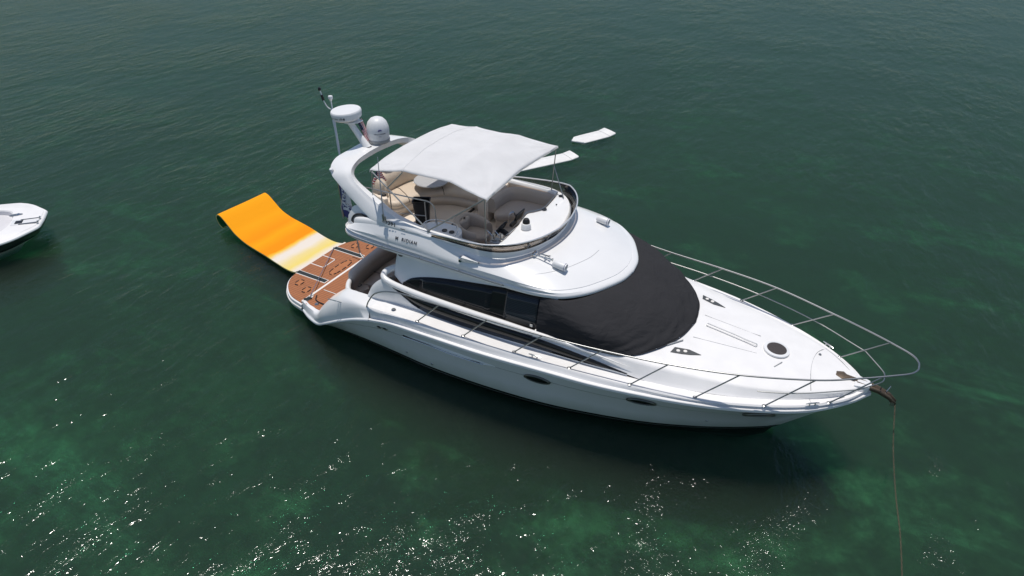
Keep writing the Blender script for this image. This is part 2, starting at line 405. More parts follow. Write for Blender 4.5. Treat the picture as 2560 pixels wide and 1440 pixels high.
def hull_at(x, z):
    t = .4; i = 30.
    for _ in range(12):
        lo, hi = 0., N-1.
        for _ in range(24):
            mi = (lo+hi)/2
            if hull_pf(mi, t).x < x: lo = mi
            else: hi = mi
        i = lo; a, c = 0., 1.
        for _ in range(24):
            mi = (a+c)/2
            if hull_pf(i, mi).z > z: a = mi
            else: c = mi
        t = a
    q = hull_pf(i, t); tx = (hull_pf(min(N-1, i+.8), t)-hull_pf(max(0, i-.8), t)); tz = hull_pf(i, max(0, t-.05))-hull_pf(i, min(1, t+.05))
    n = tx.cross(tz).normalized()
    if n.y < 0: n = -n
    return q, n, tx.normalized()
def both(fn):
    for s in (-1, 1): fn(s)
def flip(mb, s):
    if s < 0: mb.v = [mir(p) for p in mb.v]; mb.f = [tuple(reversed(q)) for q in mb.f]
    return mb
# portholes: almond-shaped ports
for (x, z, L) in ((7.42, 1.10, .47), (9.22, 1.20, .47), (10.98, 1.22, .50)):
    q, n, t = hull_at(x, z); up = n.cross(t).normalized()
    if up.z < 0: up = -up
    ring = []; inn = []
    for k in range(32):
        a = 2*math.pi*k/32; cx, sx = math.cos(a), math.sin(a)
        h = abs(sx)**1.35*(1 if sx > 0 else -1)
        ring.append(q+t*(cx*L*.5)+up*(h*L*.235)+n*.020); inn.append(q+t*(cx*L*.43)+up*(h*L*.185)+n*.016)
    for s in (-1, 1):
        fr = MB(); fr.tube(ring, .018, 8, True)
        p = part(flip(fr, s), 'porthole', PFR, hull)
        gl = MB(); gl.face(inn).face([a+n*.004 for a in inn])
        gl = MB(); gl.grid([[q+(a-q)*1.14-n*.02 for a in inn], [q+(a-q)*1.14+n*.008 for a in inn]], False, True); gl.face([q+(a-q)*1.14+n*.008 for a in inn])
        part(flip(gl, s), 'glass', PORT, p)
for (x, z) in ((4.03, 1.05), (4.17, 1.06)):       # twin exhaust ports
    q, n, t = hull_at(x, z); up = Vector((0, 0, 1)); rg = [q+t*.055*math.cos(a)+up*.03*math.sin(a)+n*.008 for a in [k*math.pi/8 for k in range(16)]]
    for s in (-1, 1):
        e = MB().tube(rg, .011, 6, True); part(flip(e, s), 'exhaust_port', SSD, hull)
        d = MB(); d.face([p+n*.002 for p in rg]); d.face([p-n*.02 for p in rg]); d.grid([[p+n*.002 for p in rg], [p-n*.02 for p in rg]], False, True)
        part(flip(d, s), 'exhaust_opening', BLK, hull)
for (x, z, r) in ((2.9, .62, .02), (4.45, .42, .022), (5.05, .36, .028), (10.2, .55, .025)):
    q, n, t = hull_at(x, z)
    for s in (-1, 1):
        part(flip(MB().lathe([(0, .012), (r*.8, .012), (r, .004), (r, -.01)], q, n.to_track_quat('Z', 'Y').to_matrix(), 12), s), 'drain_fitting', SSD, hull)
# engine-room air scoop: raised teardrop with a long dark slot
v0 = [(4.60, 1.06), (5.15, 1.10), (5.75, 1.09), (6.25, 1.09), (6.62, 1.10)]
sc = cr([(x, z, 0) for x, z in v0], 25)
for s in (-1, 1):
    rows = []; top = []; bot = []
    for k, p in enumerate(sc):
        q, n, t = hull_at(p.x, p.y); u_ = k/24; hgt = .085*math.sin(math.pi*min(1, u_*1.02+.0))**.7+.006; pr = .035*math.sin(math.pi*u_)
        rows.append([q+Vector((0, 0, hgt*1.0))-n*.01, q+Vector((0, 0, hgt*.55))+n*pr*.8, q+Vector((0, 0, .014))+n*pr, q-Vector((0, 0, .012))+n*.004, q-Vector((0, 0, hgt*.35))+n*pr*.7, q-Vector((0, 0, hgt*.8))-n*.01])
    mb = MB(); mb.grid(rows); sco = part(flip(mb, s), 'air_scoop', HULL, hull, angle=60)
    mb = MB(); mb.grid([[r[2]-Vector((0, 0, .004))+Vector((0, .004, 0)), r[3]+Vector((0, .008, .004)), r[4]+Vector((0, .004, .014))] for r in rows[0:20]]); part(flip(mb, s), 'air_slot', BLK, hull)
    part(flip(MB().tube([r[3]+Vector((0, .018, -.006)) for r in rows[0:21]], .008, 6), s), 'chrome_strip', SS, hull)

for s in (-1, 1):
    kn = [hull_pt(i, .24*min(1, max(0, (i-12)/10)))+Vector((0, .0015, 0)) for i in range(12, N-3)]
    part(flip(MB().tube(kn, .0045, 5), s), 'knuckle_line', SSD, hull)
# ---- gunwale / side deck
def line(pts, n=49): return cr(pts, n)
dx0 = LIP[6:]
G2 = [(3.85,2.03,1.44),(4.4,2.07,1.50),(5.2,2.085,1.54),(6.4,2.05,1.55),(7.6,1.955,1.55),(8.6,1.86,1.55),(9.83,1.635,1.55),(10.71,1.345,1.555),(11.55,.92,1.56),(12.1,.47,1.57),(12.42,.02,1.575)]
G3 = [(3.85,1.74,1.46),(4.4,1.73,1.495),(5.2,1.72,1.505),(6.4,1.72,1.505),(7.6,1.68,1.515),(8.6,1.61,1.525),(9.83,1.43,1.53),(10.71,1.165,1.535),(11.55,.75,1.545),(12.1,.34,1.555),(12.36,.0,1.56)]
L0, L2, L3 = line(dx0), line(G2), line(G3)
for q in (L0, L2, L3):
    for p in q: p.y = max(0, p.y)
drow = []
for a, b, c in zip(L0, L2, L3):
    o = Vector((0.006, .03, 0)) if a.y > .3 else Vector((.03, .012, 0))
    k_ = min(1, max(0, a.y)/.4)
    drow.append([a-Vector((0, .02, .012)), a+o, a+o+Vector((0, 0, .042)), a+o*.7+Vector((0, 0, .052)), a+Vector((0, -.035*k_, .05)), Vector((b.x, max(0, min(a.y-.035*k_, b.y+.03)), b.z-.055)), b+Vector((0, .018*k_, -.022)), b+Vector((0, -.006*k_, .0)), b.lerp(c, .12)-Vector((0, 0, .004)), b.lerp(c, .5)-Vector((0, 0, .006)), c])
deck = part(MB().grid(drow), 'deck', DECK, mirror=True, angle=32)
# rub rail highlight line is the lip itself; quarter (aft topsides)
QC = [(1.5,1.58,.50),(1.8,1.69,.50),(2.1,1.74,.54),(2.34,1.76,.84),(2.74,1.80,1.20),(3.2,1.90,1.385),(3.85,2.02,1.44)]
QD = [(1.5,1.50,.50),(1.8,1.6,.50),(2.14,1.66,.54),(2.42,1.62,.90),(2.86,1.62,1.31),(3.2,1.70,1.405),(3.85,1.74,1.46)]
ql, qc, qd = cr(LIP[:7], 31), cr(QC, 31), cr(QD, 31)
qrow = []
for k, (a, c, d) in enumerate(zip(ql, qc, qd)):
    o = Vector((0, .03, 0)); bl = .085*math.sin(math.pi*min(1, max(0, (k-6)/24)))
    o2 = Vector((-.02, bl, 0))
    qrow.append([a-Vector((0, .02, .012)), a+o, a+o*1.1+Vector((0, 0, .035)), a+o*.5+Vector((0, 0, .055)), a+Vector((0, 0, .06)), a.lerp(c, .35)+o2*.9+Vector((0, 0, .03)), a.lerp(c, .65)+o2*1.05+Vector((0, 0, .035)), a.lerp(c, .88)+o2*.6+Vector((0, 0, .03)), c+Vector((0, 0, .0)), c.lerp(d, .35)+Vector((0, 0, .02)), d])
for k in range(20, 31):
    w_ = ((k-20)/10)**2; dxk = qc[k].x-drow[0][6].x
    qrow[k] = qrow[k][:5]+[p.lerp(q+Vector((dxk, 0, 0)), w_) for p, q in zip(qrow[k][5:], drow[0][5:])]
part(MB().grid(qrow), 'quarter', GEL, sides=True, angle=60)
# extension deck under teak + swim platform
def half(pts): return [Vector((*p, 0)) for p in pts]+[Vector((p[0], -p[1], 0)) for p in reversed(pts) if p[1] > 1e-6]
ext = [(1.50, 1.60), (1.8, 1.70), (2.1, 1.74), (2.35, 1.73), (2.95, 1.6), (3.0, 0)]
EXT = [(1.5, 0)]+ext
plat = [(p.x, p.y) for p in cr([(.37, 0, 0), (.37, .35, 0), (.375, .7, 0), (.455, 1.0, 0), (.66, 1.27, 0), (1.0, 1.5, 0), (1.42, 1.6, 0)], 25)]
part(MB().prism(half(EXT), .25, .496), 'transom_step', GEL, smooth=True, bev=.02)
swim = part(MB().prism(half(plat+[(1.43, 0)]), .20, .40), 'swim_platform', GEL, bev=.03)
pb = [Vector((x, y, .30)) for x, y in plat]; pb = [mir(p) for p in reversed(pb)][:-1]+pb
part(MB().tube([p+Vector((-.012 if abs(p.y) < 1 else 0, 0, 0)) for p in pb], .022, 8), 'bumper', WSTRIPE, swim)
def ins(pts, d, cx=(1.0, 0)):
    return [((p[0]-cx[0])*(1-d/.9)+cx[0], p[1]*(1-d/1.6)) for p in pts]
tk = [(x, y) for x, y in ins(plat, .045)]
part(MB().prism(half(tk+[(1.40, tk[-1][1]), (1.40, 0)]), .404, .418), 'teak_pad', TEAK, swim, smooth=False)
part(MB().box((1.455, 0, .47), (.06, 3.16, .05)), 'hinge_rail', WSTRIPE, swim, bev=.01)
part(MB().box((1.50, -1.18, .43), (.12, .62, .07)), 'hinge_gap', BLK, swim)
def strip(x0, x1, y0, y1, z): return MB().box(((x0+x1)/2, (y0+y1)/2, z), (x1-x0, y1-y0, .008))
for s in (-1, 1):
    part(strip(.40, 1.30, s*.64-.075, s*.64+.075, .4195), 'chock_border', WSTRIPE, swim)
    c = part(strip(.40, 1.28, s*.64-.055, s*.64+.055, .4265), 'chock_strip', CHOCK, swim)
    mb = MB()
    for dy in (-.035, 0, .035): mb.tube([(.41, s*.64+dy, .43), (1.27, s*.64+dy, .43)], .009, 6)
    part(mb, 'chock_ribs', CHOCK, c)
mb = MB()
for a, b in (((.40, -.21), (.80, -.21)), ((.80, -.21), (.80, .21)), ((.80, .21), (.40, .21))):
    mb.box(((a[0]+b[0])/2, (a[1]+b[1])/2, .421), (abs(a[0]-b[0])+.022, abs(a[1]-b[1])+.022, .008))
part(mb, 'hatch_seam', WSTRIPE, swim)
def dashed(cx, cy, lx, ly, dashes, name='dashed_oval'):
    pl = MB(); pl.prism([(cx+lx*math.cos(a)*1.04, cy+ly*math.sin(a)*1.04) for a in [k*math.pi/12 for k in range(24)]], .4185, .4215)
    po = part(pl, name, TEAKP, swim, smooth=False); mb = MB()
    for (a0, a1) in dashes:
        pts = [(cx+lx*.86*math.copysign(abs(math.cos(a))**.75, math.cos(a)), cy+ly*.9*math.copysign(abs(math.sin(a))**.9, math.sin(a)), .424) for a in [a0+(a1-a0)*k/5 for k in range(6)]]
        mb.tube(pts, .013, 5)
    part(mb, 'dash_marks', BLK, po)
dashed(1.15, 0, .13, .40, [(R(a-13), R(a+13)) for a in (-90, 90)]+[(R(a-9), R(a+9)) for a in (28, -28, 152, -152, 0, 180, 50, -50, 130, -130)])
for (cx, cy) in ((.78, .97), (.78, -.97), (1.13, 1.12), (1.13, -1.12)):
    dashed(cx, cy, .095, .12, [(R(a-26), R(a+26)) for a in (-90, 90, 0, 180)])
# step teak (starboard corner and centre)
st = [(1.50, 0), (1.50, 1.24), (1.56, 1.36), (1.53, 1.52), (1.60, 1.62), (1.85, 1.655), (2.10, 1.68), (2.3, 1.66), (2.8, 1.52), (2.85, 0)]
part(MB().prism(half(st), .498, .508), 'step_teak', TEAK, smooth=False)
part(MB().box((2.0, -1.02, .512), (.85, .016, .006)), 'step_seam', WSTRIPE)
part(MB().tube(cr([(1.60, -1.27, .515), (1.72, -1.42, .52), (1.95, -1.46, .52), (2.15, -1.44, .52)], 14), .014, 6), 'step_rubber', BLK)
for s in (-1, 1): part(MB().lathe([(0, .02), (.035, .02), (.05, 0)], (1.83, s*1.52, .51), None, 14), 'stern_drain', SSD)
part(MB().box((1.52, -1.46, .47), (.12, .16, .09)).tube([(1.45, -1.52, .52), (1.6, -1.42, .53)], .02, 6), 'platform_latch', CHOCK, bev=.01)

# transom wall + cockpit liner
T1 = [(3.9,1.74,1.46),(3.6,1.74,1.44),(3.2,1.72,1.41),(2.98,1.66,1.36),(2.80,1.50,1.32),(2.66,1.30,1.29),(2.52,1.05,1.20),(2.45,.70,1.18),(2.40,.30,1.18),(2.38,0,1.18)]
t1 = cr(T1, 40); trow = []
cen = Vector((4.2, 0, 0))
for k, p in enumerate(t1):
    d = Vector((p.x-3.7, p.y*1.0, 0)); d.normalize()
    if p.x > 3.2: d = Vector((0, 1, 0))
    trow.append([Vector((p.x, p.y, .50))+d*.02, p+d*.05-Vector((0, 0, .1)), p+d*.03-Vector((0, 0, .02)), p, p-d*.04, p-d*.07-Vector((0, 0, .03)), Vector((p.x, p.y, .62))-d*.08])
part(MB().grid(trow), 'cockpit_coaming', GEL, mirror=True, angle=60)
lrow = []
for k, p in enumerate(t1):
    d = Vector((p.x-3.7, p.y, 0)); d.normalize()
    if p.x > 3.2: d = Vector((0, 1, 0))
    lrow.append([p-d*.074-Vector((0, 0, .05)), Vector((p.x, p.y, .60))-d*.086])
part(MB().grid(lrow), 'cockpit_liner', TAUPE, mirror=True)
sole = [(2.45, 0), (2.5, .7), (2.75, 1.35), (3.0, 1.62), (4.6, 1.66), (4.6, 0)]
part(MB().prism(half(sole), .45, .60), 'cockpit_sole', TEAK, smooth=False)
part(MB().box((3.35, -1.35, .605), (.5, .5, .012)), 'floor_hatch', TEAKP, bev=.004)
# aft bench: backrest + seat
def sweep(path, prof, name, m, parent=None, up=(0, 0, 1), **k):
    """prof: list (outward, z); path: points, outward = left normal of path in plan"""
    rows = []; n = len(path)
    for i, p in enumerate(path):
        d = path[min(n-1, i+1)]-path[max(0, i-1)]; d.z = 0; d.normalize(); o = Vector((d.y, -d.x, 0))
        e = 1.0
        rows.append([p+o*a*e+Vector((0, 0, z)) for a, z in prof])
    mb = MB(); mb.grid(rows, False, True); mb.face(rows[0]); mb.face(rows[-1][::-1]); 
    return part(mb, name, m, parent, **k)
bp_ = cr([(2.69,-1.24,0),(2.61,-1.02,0),(2.565,-.72,0),(2.53,-.35,0),(2.51,0,0),(2.53,.35,0),(2.565,.72,0),(2.61,1.02,0),(2.69,1.24,0)], 41)
bp_ = [p.copy() for p in bp_]
RB = [(-.02,.90),(-.05,1.05),(-.12,1.22),(-.13,1.32),(-.06,1.385),(.05,1.39),(.12,1.33),(.14,1.2),(.13,.92)]
def bulge_sweep(path, prof, name, m, c=(0, 1.12), ends=4, **k):
    rows = []; n = len(path)
    for i, p in enumerate(path):
        d = path[min(n-1, i+1)]-path[max(0, i-1)]; d.z = 0; d.normalize(); o = Vector((d.y, -d.x, 0))
        e = min(1, (min(i, n-1-i)+.35)/ends)**.5
        rows.append([p+o*(c[0]+(a-c[0])*e)+Vector((0, 0, c[1]+(z-c[1])*(.55+.45*e))) for a, z in prof])
    mb = MB(); mb.grid(rows, False, True); mb.face(rows[0]); mb.face(rows[-1][::-1]); return part(mb, name, m, **k)
bench = bulge_sweep(bp_, [(-a, z) for a, z in RB], 'bench_backrest', BENCHV, angle=75)
sp = [p+Vector((.27, 0, 0)) for p in bp_[7:-4]]
seat = sweep(sp, [(.24,.86),(.25,.94),(.20,.985),(0,1.0),(-.16,.99),(-.22,.95),(-.23,.86)], 'bench_seat', BENCHV, angle=70)
for y in (-.45, .45): part(MB().tube([(2.60+.0, y, 1.002), (3.04, y, 1.0)], .006, 4), 'seat_seam', BLK, seat)
sweep(sp, [(.20,.60),(.20,.86),(-.19,.86),(-.16,.60)], 'bench_base', CREAM, angle=50)
pod = part(MB().prism([(2.60,-1.17),(2.52,-1.05),(2.56,-.86),(2.76,-.86),(2.92,-.98),(2.86,-1.14),(2.74,-1.20)], .60, .97), 'bench_end_pod', CREAM, bev=.035)
part(MB().lathe([(.0,.955-.95),(.038,.956-.95),(.045,.978-.95),(.052,.975-.95),(.055,.965-.95)], (2.65,-1.0,.953), None, 18), 'cup_holder', BLK, pod)

# ---- house
BARC = [(4.35,1.10,2.10),(4.12,1.36,2.09),(3.96,1.56,2.04),(3.98,1.67,1.965),(4.2,1.695,1.90),(4.7,1.70,1.86),(5.4,1.70,1.845),(6.2,1.70,1.845),(7.0,1.69,1.855),(7.6,1.655,1.845),(8.3,1.60,1.775),(8.95,1.53,1.69)]
bar = cr(BARC, 60)
GB = [(3.98,1.72,1.90),(4.25,1.735,1.86),(5.0,1.735,1.82),(5.8,1.735,1.80),(6.65,1.73,1.815),(7.25,1.71,1.80),(7.7,1.68,1.765),(8.3,1.63,1.68),(8.9,1.565,1.585)]
BL = [(3.55,1.76,1.42),(4.25,1.735,1.485),(5.0,1.725,1.50),(5.8,1.722,1.50),(6.65,1.715,1.50),(7.25,1.695,1.51),(7.7,1.67,1.515),(8.3,1.63,1.52),(8.9,1.575,1.53)]
TL = [(3.55,1.74,1.44),(3.72,1.72,1.74),(3.98,1.70,1.95),(4.25,1.72,1.90)]
gb = cr(GB[1:], 50); bl = cr(BL[1:], 50)
mb = MB(); mb.grid([[b, b.lerp(g, .5)+Vector((0, .01, 0)), g] for b, g in zip(bl, gb)])
tl = cr(TL, 20); b0 = cr([(3.55,1.76,1.42),(3.78,1.76,1.45),(4.0,1.75,1.47),(4.25,1.735,1.485)], 20)
mb.grid([[b+Vector((0, .0, 0)), b.lerp(g, .4)+Vector((0, .035*math.sin(math.pi*k/19)+.01, 0)), b.lerp(g, .8)+Vector((0, .035*math.sin(math.pi*k/19), 0)), g] for k, (b, g) in enumerate(zip(b0, tl))])
# aft return of the fairing
tl2 = [p for p in tl]
mb.grid([[p, p+Vector((.10, -.16, .01)), p+Vector((.25, -.30, 0))] for p in tl[:14]])
house = part(mb, 'cabin_side', GEL, sides=True, angle=60)
part(MB().tube(bar, [.064]*40+[.064-.062*k/19 for k in range(20)], 12), 'side_moulding', GEL, sides=True, angle=80)
# lower window
W0 = [(4.22,1.735,1.855),(4.47,1.735,1.72),(4.7,1.735,1.60),(5.01,1.735,1.525),(5.53,1.735,1.515),(6.22,1.73,1.53),(7.09,1.705,1.555),(7.52,1.685,1.558),(8.2,1.64,1.56),(8.88,1.57,1.56)]
W1 = [(4.24,1.735,1.862),(4.5,1.737,1.848),(4.75,1.737,1.835),(5.06,1.737,1.82),(5.55,1.737,1.805),(6.24,1.733,1.805),(7.1,1.715,1.803),(7.55,1.69,1.775),(8.25,1.635,1.69),(8.9,1.567,1.578)]
w0, w1 = cr(W0, 50), cr(W1, 50)
for s in (-1, 1):
    mb = MB(); mb.grid([[a+Vector((0, .006, 0)), a.lerp(b, .5)+Vector((0, .022, 0)), b+Vector((0, .008, 0))] for a, b in zip(w0, w1)])
    o = part(flip(mb, s), 'lower_window', GLS, thick=.01)
    part(flip(MB().tube([p+Vector((0, .014, 0)) for p in w0[:14]], .008, 5), s), 'window_trim', WSTRIPE, o)
# upper house wall
UB = [(4.10,1.52,1.98),(4.5,1.625,1.85),(5.2,1.64,1.84),(6.2,1.64,1.84),(7.0,1.63,1.85),(7.5,1.60,1.84)]
UT = [(4.15,1.40,2.50),(4.5,1.42,2.50),(5.2,1.43,2.5),(6.2,1.43,2.5),(7.0,1.42,2.5),(7.5,1.38,2.5)]
ub, ut = cr(UB, 40), cr(UT, 40)
mb = MB(); mb.grid([[a, a.lerp(b, .5), b] for a, b in zip(ub, ut)])
mb.grid([[Vector((4.10,1.52,1.98)), Vector((4.15,1.40,2.5))], [Vector((4.14,1.15,2.05)), Vector((4.16,1.12,2.5))], [Vector((4.45,1.1,2.0)), Vector((4.45,1.1,2.5))]])
mb.grid([[Vector((4.45,1.62,1.4)), Vector((4.45,1.62,.6))], [Vector((4.45,1.1,2.5)), Vector((4.45,1.1,.6))]])
part(mb, 'cabin_wall', GEL, sides=True, angle=30)
part(MB().box((4.5, 0, 1.55), (.03, 2.22, 1.9)), 'cabin_door', GLS)
def wall_pt(x, z):
    """upper wall surface (starboard positive y)"""
    i = min(range(40), key=lambda k: abs(ub[k].lerp(ut[k], .3).x-x)); a, b = ub[i], ut[i]
    t = (z-a.z)/(b.z-a.z); return Vector((x, a.y+(b.y-a.y)*t+.008, z))
for s in (-1, 1):
    mb = MB(); rows = []
    top = cr([(4.36,1.93,0),(4.62,2.10,0),(5.2,2.25,0),(6.1,2.38,0),(6.9,2.47,0),(7.38,2.49,0)], 40)
    for p in top:
        z0 = 1.86
        rows.append([wall_pt(p.x, z0+(p.y-z0)*k/5) for k in range(6)])
    mb.grid(rows); uw = part(flip(mb, s), 'upper_window', GLS, thick=.006)
    def pane(x0, x1, z0, zt, nm, m):
        rows = []
        for k in range(12):
            x = x0+(x1-x0)*k/11; q = min(top, key=lambda p: abs(p.x-x)).y-zt
            rows.append([wall_pt(x, z0+(q-z0)*j/4)+Vector((0, .004, 0)) for j in range(5)])
        part(flip(MB().grid(rows), s), nm, m, uw, thick=.004)
    pane(4.75, 6.28, 1.92, .04, 'window_pane', GLB2); pane(6.56, 7.2, 1.92, .05, 'window_pane', GLB)
    part(flip(MB().box(wall_pt(7.12, 1.94)+Vector((0, .014, 0)), (.05, .006, .05)), s), 'sticker', WSTRIPE, uw)

# ---- foredeck trunk
G4 = [(7.2,1.64,1.88),(8.0,1.565,1.85),(8.6,1.50,1.815),(9.2,1.40,1.765),(9.83,1.26,1.715),(10.71,1.05,1.675),(11.55,.72,1.655),(12.1,.34,1.63),(12.34,.0,1.60)]
G3b = [(7.2,1.72,1.80),(8.0,1.66,1.72),(8.6,1.605,1.61),(9.2,1.545,1.53),(9.83,1.43,1.53),(10.71,1.165,1.535),(11.55,.75,1.545),(12.1,.34,1.555),(12.36,0.0,1.56)]
CZ = [(7.2,2.0),(8.0,1.95),(8.6,1.91),(9.2,1.87),(9.83,1.84),(10.71,1.79),(11.55,1.72),(12.1,1.66),(12.34,1.61)]
g4, g3b, cz = cr(G4, 41), cr(G3b, 41), cr([(a, b, 0) for a, b in CZ], 41)
rows = []
for a, b, c in zip(g3b, g4, cz):
    a.y = max(0, a.y); b.y = max(0, b.y)
    r = [a, a.lerp(b, .3)+Vector((0, -.006, -.012)), a.lerp(b, .8)+Vector((0, .004, .008)), b+Vector((0, -.02*min(1, b.y*3), .012))]
    for k in range(1, 7):
        t = k/6; y = b.y*(1-t)*.97; r.append(Vector((b.x+(c.x-b.x)*t, y, b.z+.012+(c.y-b.z-.012)*(1-(1-t)**2))))
    rows.append(r)
fd = part(MB().grid(rows), 'foredeck', DECK, mirror=True, angle=50)
def deck_z(x, y):
    i = min(range(41), key=lambda k: abs(g4[k].x-x)); b, c = g4[i], cz[i]; t = 1-min(1, abs(y)/max(.01, b.y*.97)); return b.z+.012+(c.y-b.z-.012)*(1-(1-t)**2)
def on(x, y, h=.0): return Vector((x, y, deck_z(x, y)+h))
# deck light vents (dark triangles with two white discs)
for s in (-1, 1):
    tri = [(9.40, .97), (9.43, .82), (9.66, .755), (9.87, .78), (9.72, .86), (9.58, .915)]
    mb = MB(); mb.grid([[on(x, y, .0) for x, y in tri], [on(x, y, .008) for x, y in tri]], False, True); mb.face([on(x, y, .008) for x, y in tri])
    vt = part(flip(mb, s), 'deck_vent', GREYP)
    vt.data.materials[0] = mat('vent_grey', (.065, .07, .072), .5, var=.15, vscale=25)
    for (x, y) in ((9.505, .872), (9.615, .835)): part(flip(MB().lathe([(0, .012), (.03, .012), (.034, .004)], on(x, y, .004), None, 18), s), 'vent_disc', WSTRIPE, vt)
# hatch
hz = deck_z(10.93, 0)
tilt = Matrix.Rotation(R(3.2), 3, 'Y')
hb = part(MB().lathe([(.215, 0), (.21, .025), (.165, .035), (.16, .03)], (10.93, 0, hz+.002), tilt, 40), 'deck_hatch', GEL)
part(MB().lathe([(0, .038), (.14, .038), (.162, .03)], (10.93, 0, hz+.002), tilt, 40), 'hatch_cover', mat('brown_grey_mesh', (.05, .043, .042), .8, var=.2, vscale=40), hb)
rp = [(10.63, .16), (10.60, 0), (10.63, -.16), (10.80, -.27), (11.0, -.29)]
for (x0, y0, x1, y1) in ((9.62, .30, 10.62, .235), (9.62, -.42, 10.66, -.26)): part(MB().tube([on(x0+(x1-x0)*k/6, y0+(y1-y0)*k/6, .0) for k in range(7)], .006, 4), 'deck_seam', GREYP)
# stainless grab strip on the foredeck
h0 = [(9.74, .02), (9.95, -.0), (10.2, -.03), (10.45, -.06), (10.61, -.085)]
gs = MB()
gs.tube([on(9.735, 0, .0)]+[on(x, y+.02, .028) for x, y in h0]+[on(10.62, -.07, 0)], .011, 6); gs.tube([on(9.735, 0, .0)]+[on(x, y-.025, .028) for x, y in h0]+[on(10.62, -.07, 0)], .011, 6)
part(gs, 'grab_rail', SS)
part(MB().tube([on(9.50, -.60, .02), on(9.30, -.86, .02)], .012, 6), 'wiper_arm', GREYP)
part(MB().tube([on(10.985, -.43, .008), on(11.075, -.26, .008)], .009, 5), 'deck_latch', GREYP)
lk = cr([(11.66, .62, 0), (11.54, .36, 0), (11.51, 0, 0), (11.55, -.36, 0), (11.63, -.72, 0), (11.72, -.80, 0)], 24)
def dz2(x, y):
    return max(deck_z(x, y) if abs(y) < g4[min(range(41), key=lambda k: abs(g4[k].x-x))].y else 0, 1.545)
mb = MB(); mb.tube([Vector((p.x, p.y, dz2(p.x, p.y)+.001)) for p in lk], .005, 4)
mb.tube([Vector((x, y, dz2(x, y)+.002)) for x, y in ((11.66, .60), (11.8, .5), (11.95, .36), (12.08, .22))], .005, 4)
mb.tube([Vector((x, y, 1.56)) for x, y in ((11.72, -.80), (11.85, -.68), (12.0, -.5), (12.1, -.38))], .005, 4)
part(mb, 'locker_seam', GREYP)
part(MB().lathe([(0, .012), (.022, .012), (.026, 0)], on(11.59, .33, 0), None, 12), 'deck_filler', SSD)
# bow: stem head platform, anchor roller, windlass plate
mb = MB(); mb.prism([(12.0, .10), (12.05, .05), (12.22, .03), (12.22, -.03), (12.05, -.05), (12.0, -.10), (11.9, -.06), (11.86, 0), (11.9, .06)], 1.665, 1.685); part(mb, 'windlass_plate', BRONZE, bev=.004)
part(MB().prism([(12.18, .16), (12.40, .10), (12.44, 0), (12.40, -.10), (12.18, -.16)], 1.55, 1.665), 'stem_head', GEL, bev=.02)
ar = MB()
for s in (-1, 1):
    ar.grid([[Vector((12.22, s*.055, 1.60)), Vector((12.22, s*.055, 1.68))], [Vector((12.55, s*.05, 1.565)), Vector((12.55, s*.05, 1.645))], [Vector((12.72, s*.045, 1.50)), Vector((12.72, s*.045, 1.585))], [Vector((12.82, s*.04, 1.40)), Vector((12.84, s*.04, 1.48))]])
ar.grid([[Vector((12.2, -.055, 1.60)), Vector((12.2, .055, 1.60))], [Vector((12.55, -.05, 1.565)), Vector((12.55, .05, 1.565))], [Vector((12.72, -.045, 1.50)), Vector((12.72, .045, 1.50))]])
roller = part(ar, 'anchor_roller', BRONZE, thick=.008)
part(MB().tube([(12.79, -.05, 1.44), (12.79, .05, 1.44)], .035, 12), 'roller_wheel', SSD, roller)
part(MB().tube([(12.66, .02, 1.6), (12.70, .09, 1.68)], .008, 6), 'roller_pin', SS, roller)
# cleats
def cleat(x, y, z, yaw, name='cleat'):
    c, s_ = math.cos(yaw), math.sin(yaw); d = Vector((c, s_, 0)); b = Vector((x, y, z)); mb = MB()
    mb.tube([b-d*.11+Vector((0, 0, .05)), b-d*.06+Vector((0, 0, .055)), b+d*.06+Vector((0, 0, .055)), b+d*.11+Vector((0, 0, .05))], [.008, .012, .012, .008], 8)
    for k in (-.045, .045): mb.tube([b+d*k, b+d*k+Vector((0, 0, .055))], .011, 8)
    part(mb, name, SS)
for s in (-1, 1):
    cleat(11.68, s*.84, 1.55, s*-.62); cleat(7.36, s*1.93, 1.545, s*-.06)
    q = qrow[21][7]; 
    # quarter cleat stands out from the convex quarter
    b = Vector((3.02, s*2.0, 1.27)); mb = MB(); o = Vector((-.1, s*.07, .05)); d = Vector((.97, s*.05, .14))
    mb.tube([b+o-d*.12, b+o+d*.12], .010, 8)
    for k in (-.04, .04): mb.tube([b+d*k-o*.6, b+d*k+o*1.5], .010, 8)
    part(mb, 'cleat', SS)
    for x in (2.72, 2.80): part(flip(MB().lathe([(0, .012), (.018, .012), (.022, 0)], (x, 1.93, 1.02), Matrix.Rotation(R(-75), 3, 'X'), 10), s), 'shore_socket', SSD)
    part(MB().lathe([(0, .014), (.035, .014), (.045, 0)], (4.35, s*1.93, 1.505), None, 14), 'fuel_filler', SSD)

# ---- bow rail
base = [(11.9,.645,1.55),(11.03,1.21,1.55),(10.03,1.55,1.55),(9.02,1.775,1.55),(7.99,1.885,1.55),(6.98,1.965,1.55),(5.97,2.02,1.55),(4.99,2.055,1.54)]
topP = [(12.56,.42,2.22),(11.617,.972,2.152),(10.591,1.379,2.122),(9.551,1.621,2.081),(8.496,1.776,2.05),(7.49,1.91,2.06),(6.47,1.99,2.07),(5.50,2.04,2.07)]
RT = [(3.77,2.03,1.43),(3.86,2.05,1.60),(4.05,2.06,1.84),(4.35,2.06,1.99),(4.74,2.055,2.055)]+topP[:0:-1]+[(12.2,.66,2.20),(12.62,.40,2.235),(12.84,.24,2.25),(12.92,.10,2.25),(12.93,0,2.25)]
rs = cr(RT, 120); full = [mir(p) for p in rs]+[p for p in reversed(rs)][1:]
rail = part(MB().tube(full, .0145, 8), 'bow_rail', SSD, angle=80)
